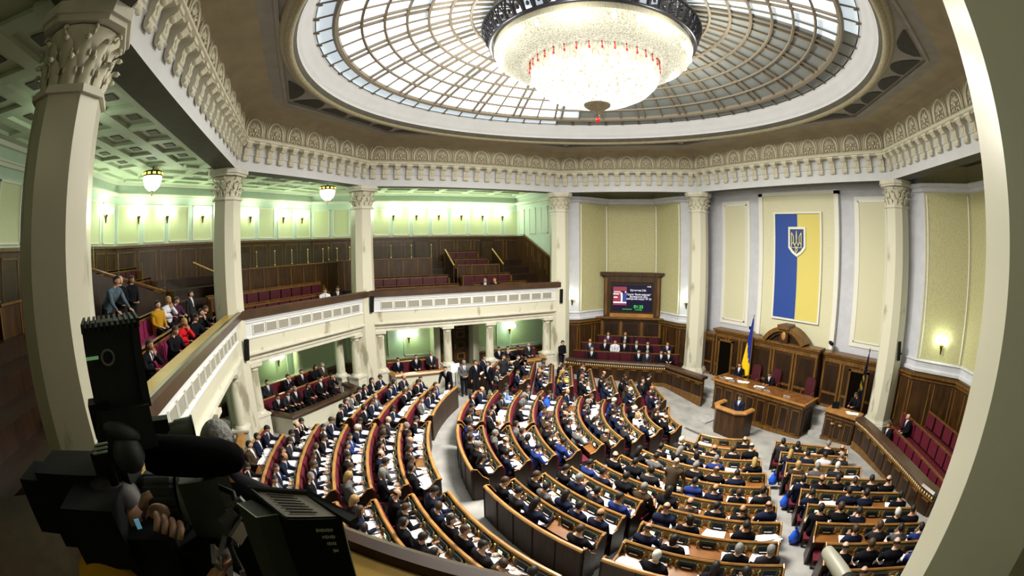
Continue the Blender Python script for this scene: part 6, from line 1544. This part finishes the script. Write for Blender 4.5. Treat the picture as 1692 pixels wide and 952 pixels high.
m = MB(); m.obox(W3(9.3341, -8.0982, 6.1698), (.26, .18, .12), R=RT); m.obox(W3(9.3807, -8.1518, 6.2381), (.16, .16, .12), R=RT); m.obox(W3(9.4041, -8.2582, 6.3056), (.16, .18, .16), R=RT); m.build('tripod_head', BLACK, tv, world=True)
m = MB(); m.obox(W3(9.4998, -8.0963, 6.3699), (.012, .006, .022), R=vr); m.build('blue_button', mat('blue_light', (.10, .28, .38), .4, emit=.5), tv, world=True)
# shotgun microphone in foam
mic = thing('shotgun_microphone', W3(9.3201, -7.9688, 6.4476), 'long black foam covered microphone above the television camera', 'microphone')
A0 = W3(9.3633, -8.0898, 6.4691); A1 = W3(9.2764, -7.8504, 6.4179); dv = (A1-A0); Lm = dv.length; dn = dv.normalized()
RM = dn.to_track_quat('Z', 'Y').to_matrix()
m = MB(); m.smooth = True; m.lathe([(.004, 0), (.036, .004), (.047, .03), (.049, Lm*.5), (.045, Lm*.78), (.034, Lm*.93), (.018, Lm*.99), (.001, Lm)], 28, A0, R=RM); m.build('foam_cover', FOAM, mic, world=True)
m = MB(); m.smooth = True; m.tube([A0+dn*.02, A0-dn*.12], .014, 10); m.build('microphone_body', BLACK, mic, world=True)
# cameraman behind the camera: cap, ear, hand on the lens
cmn = person('t4', (W3(9.3575, -8.2859, 6.1994).x, W3(9.3575, -8.2859, 6.1994).y, 4.65), math.atan2(-ax.x, ax.y), 'black', 'dark', 'short', 'cameraman in black holding the large television camera at left', None, None, skin=0)
HX = mat('hand_skin', (.34, .19, .125), .5)
m = MB(); m.smooth = True
hp = W3(9.4576, -8.1444, 6.3166); 
for i in range(4):
    b = [W3(9.4389, -8.0699, 6.3583), W3(9.4357, -8.0530, 6.3494), W3(9.4329, -8.0361, 6.3404), W3(9.4306, -8.0191, 6.3316)][i]; m.tube([b, [W3(9.4636, -8.0588, 6.3596), W3(9.4606, -8.0423, 6.3508), W3(9.4581, -8.0258, 6.3421), W3(9.4559, -8.0093, 6.3334)][i], [W3(9.4847, -8.0635, 6.3440), W3(9.4818, -8.0472, 6.3352), W3(9.4794, -8.0309, 6.3266), W3(9.4773, -8.0146, 6.3179)][i]], [.0095, .009, .007], 7)
m.ell(W3(9.4025, -8.0799, 6.3420), (.032, .022, .02), 10, 7, RT)
m.tube([W3(9.4271, -8.1066, 6.3680), W3(9.4352, -8.0847, 6.3985), W3(9.4248, -8.0698, 6.4024)], [.013, .011, .009], 7)
o = m.build('gripping_hand', HX, None); o.parent = cmn; o.matrix_parent_inverse = Matrix(cmn.matrix_world) if False else (Matrix.Translation(cmn.location) @ Matrix.Rotation(cmn.rotation_euler.z, 4, 'Z')).inverted()
# photographer with grey hair and his lens
gp = W3(8.2555, -8.2284, 6.0277)
person('t0', (gp.x, gp.y, gp.z-1.66), math.atan2(-(-.9), .35), 'black', 'grey', 'short', 'grey haired photographer behind the microphone', None, None, scale=1.0)
r = thing('photo_camera', W3(8.5012, -8.3175, 6.1950), 'grey telephoto lens pointing up beside the grey haired photographer', 'camera')
a0 = W3(8.5227, -8.3626, 6.1874); a1 = W3(8.4789, -8.2470, 6.1855); RL = (a1-a0).normalized().to_track_quat('Z', 'Y').to_matrix(); ll = (a1-a0).length
m = MB(); m.smooth = True; m.lathe([(.03, 0), (.034, ll*.3), (.042, ll*.35), (.048, ll)], 24, a0, R=RL); m.build('lens', mat('grey_lens', (.09, .11, .10), .45), r, world=True)
m = MB(); m.smooth = True; m.lathe([(.052, ll*.98), (.052, ll*1.06), (.044, ll*1.06), (.01, ll)], 24, a0, R=RL); m.build('lens_rim', BLACK, r, world=True)
m = MB(); m.obox(a0-(a1-a0).normalized()*.03, (.06, .12, .09), R=RL); m.build('camera_body', BLACK, r, world=True)
# heads of people low in front
for p, ha, lab in ((W3(9.3185, -8.1038, 6.0254), 'dark', 'dark haired person low in front of the television camera'), (W3(9.4685, -8.3215, 6.1047), 'mustard', 'person in mustard cap at the bottom left corner')):
    o = person('s2', (p.x, p.y, p.z-1.30), math.atan2(-ax.x, ax.y), 'black', 'dark', 'short', lab, None, None)
    if ha == 'mustard':
        m = MB(); m.smooth = True; m.lathe([(.108, 0), (.106, .05), (.08, .095), (.03, .115), (.001, .118)], 20, (0, .03, 1.32)); m.ell((0, .15, 1.325), (.08, .07, .008), 10, 6); o2 = m.build('cap', SUITS['mustard'], None); o2.parent = o
# monitor with folding hood at the bottom: grey top with seven slots
bx = thing('field_monitor', W3(9.5595, -7.7157, 6.3917), 'boxy black monitor with slotted grey top and folding hood in the foreground', 'monitor')
zt = 6.42
T4 = [W3(9.4407, -7.8173, 6.4200), W3(9.4706, -7.6992, 6.4200), W3(9.5668, -7.6367, 6.4200), W3(9.5554, -7.7390, 6.4200)]
u_ = (T4[1]-T4[0]); v_ = (T4[3]-T4[0])
m = MB(); D = .24
b4 = [p-Vector((0, 0, D)) for p in T4]; n = m.pts([tuple(p) for p in T4+b4]); 
for q in ((0, 1, 2, 3), (4, 7, 6, 5), (0, 4, 5, 1), (1, 5, 6, 2), (2, 6, 7, 3), (3, 7, 4, 0)): m.face([n+i for i in q])
m.build('case', BLACK, bx, world=True)
m = MB(); up_ = Vector((0, 0, .0015))
def TP(a, b, h=0): return T4[0]+u_*a+v_*b*(1)+(T4[2]-T4[3]-u_)*a*b+Vector((0, 0, h))
m.quad(TP(.06, .05, .002), TP(.97, .05, .002), TP(.95, .94, .002), TP(.06, .94, .002)); m.build('top_panel', mat('taupe_panel', (.17, .15, .115), .6), bx, world=True)
for i in range(7):
    b = .14+i*.108; m = MB(); m.quad(TP(.20, b, .004), TP(.70 if i else .68, b, .004), TP(.70, b+.045, .004), TP(.20, b+.045, .004)); m.build('vent_slot', FOAM, bx, world=True)
m = MB(); n = m.pts([TP(1.0, -.06, .004), TP(1.08, -.06, .01), W3(9.5799, -7.6069, 6.4300), W3(9.5882, -7.6239, 6.4260)]); m.face((n, n+1, n+2, n+3)); n2 = m.pts([tuple(Vector(m.v[n+i])-Vector((0, 0, .012))) for i in range(4)]); m.face((n2+3, n2+2, n2+1, n2))
for i in range(4): j = (i+1) % 4; m.face((n+i, n2+i, n2+j, n+j))
m.build('hood_flap', DK, bx, world=True)
m = MB(); e0 = TP(-.02, -.05, .004); e1 = TP(1.06, -.05, .004); m.tube([e0, e1], .006, 6); m.tube([TP(0, 0, .003), TP(0, 1, .003)], .004, 6); m.build('edge_bar', DK, bx, world=True)
m = MB(); G4 = [W3(9.4813, -7.8453, 6.4150), W3(9.4689, -7.8150, 6.4150), W3(9.5276, -7.7545, 6.4150), W3(9.5366, -7.8002, 6.4150)]; g4 = [p-Vector((0, 0, D)) for p in G4]; n = m.pts([tuple(p) for p in G4+g4])
for q in ((0, 1, 2, 3), (4, 7, 6, 5), (0, 4, 5, 1), (1, 5, 6, 2), (2, 6, 7, 3), (3, 7, 4, 0)): m.face([n+i for i in q])
m.build('side_battery', mat('grey_green_case', (.035, .045, .036), .6), bx, world=True)
m = MB(); m.tube([G4[0]+Vector((0, 0, .001)), G4[3]+Vector((0, 0, .001)), G4[2]+Vector((0, 0, .001))], .0012, 5); m.tube([T4[2]+Vector((.004, 0, -.01)), b4[2]+Vector((.004, 0, 0))], .0012, 5); m.build('bright_edge', mat('pale_edge', (.40, .46, .34), .5), bx, world=True)
fd = (T4[2]-T4[3]).normalized(); nf = fd.cross(Vector((0, 0, 1)));
if nf.dot(CP-T4[3]) < 0: nf = -nf
RF = Matrix((fd, -nf, Vector((0, 0, 1)))).transposed(); Wf = (T4[2]-T4[3]).length
for j, (w_, dz) in enumerate(((.34, .030), (.26, .050), (.20, .070), (.12, .092))):
    m = MB(); k = int(w_/.035)
    for i in range(k): m.obox(T4[3]+fd*Wf*(.84-w_+.035*i)+nf*.002-Vector((0, 0, dz*.8)), (Wf*.022, .002, .0055+.002*((i*7+j) % 3 == 0)), R=RF)
    m.build('marking_line', mat('faded_white_print', (.45, .47, .42), .6), bx, world=True)
# pale telephoto lens rising at the bottom right
r = thing('telephoto_lens', W3(9.9654, -6.3737, 5.9309), 'off white telephoto lens with dark rim at the bottom right', 'camera lens')
a1 = W3(9.8746, -6.2521, 5.8686); a0 = W3(10.0302, -6.4256, 5.9294); RL = (a1-a0).normalized().to_track_quat('Z', 'Y').to_matrix(); ll = (a1-a0).length
m = MB(); m.smooth = True; m.lathe([(.027, -.02), (.030, ll*.2), (.029, ll*.6), (.025, ll*.95), (.016, ll), (.001, ll*1.0)], 28, a0, R=RL); m.build('barrel', mat('off_white_enamel', (.55, .54, .45), .45), r, world=True)
m = MB(); m.smooth = True; m.lathe([(.024, -.20), (.027, -.12), (.031, -.06), (.032, -.02), (.028, -.015)], 24, a0, R=RL); m.build('dark_rim', BLACK, r, world=True)
m = MB(); m.tube([a0-(a1-a0).normalized()*.1, (a0.x, a0.y, 4.36)], .012, 8); m.build('monopod', BLACK, r, world=True)
# dark photographers at the lower edge by the lens
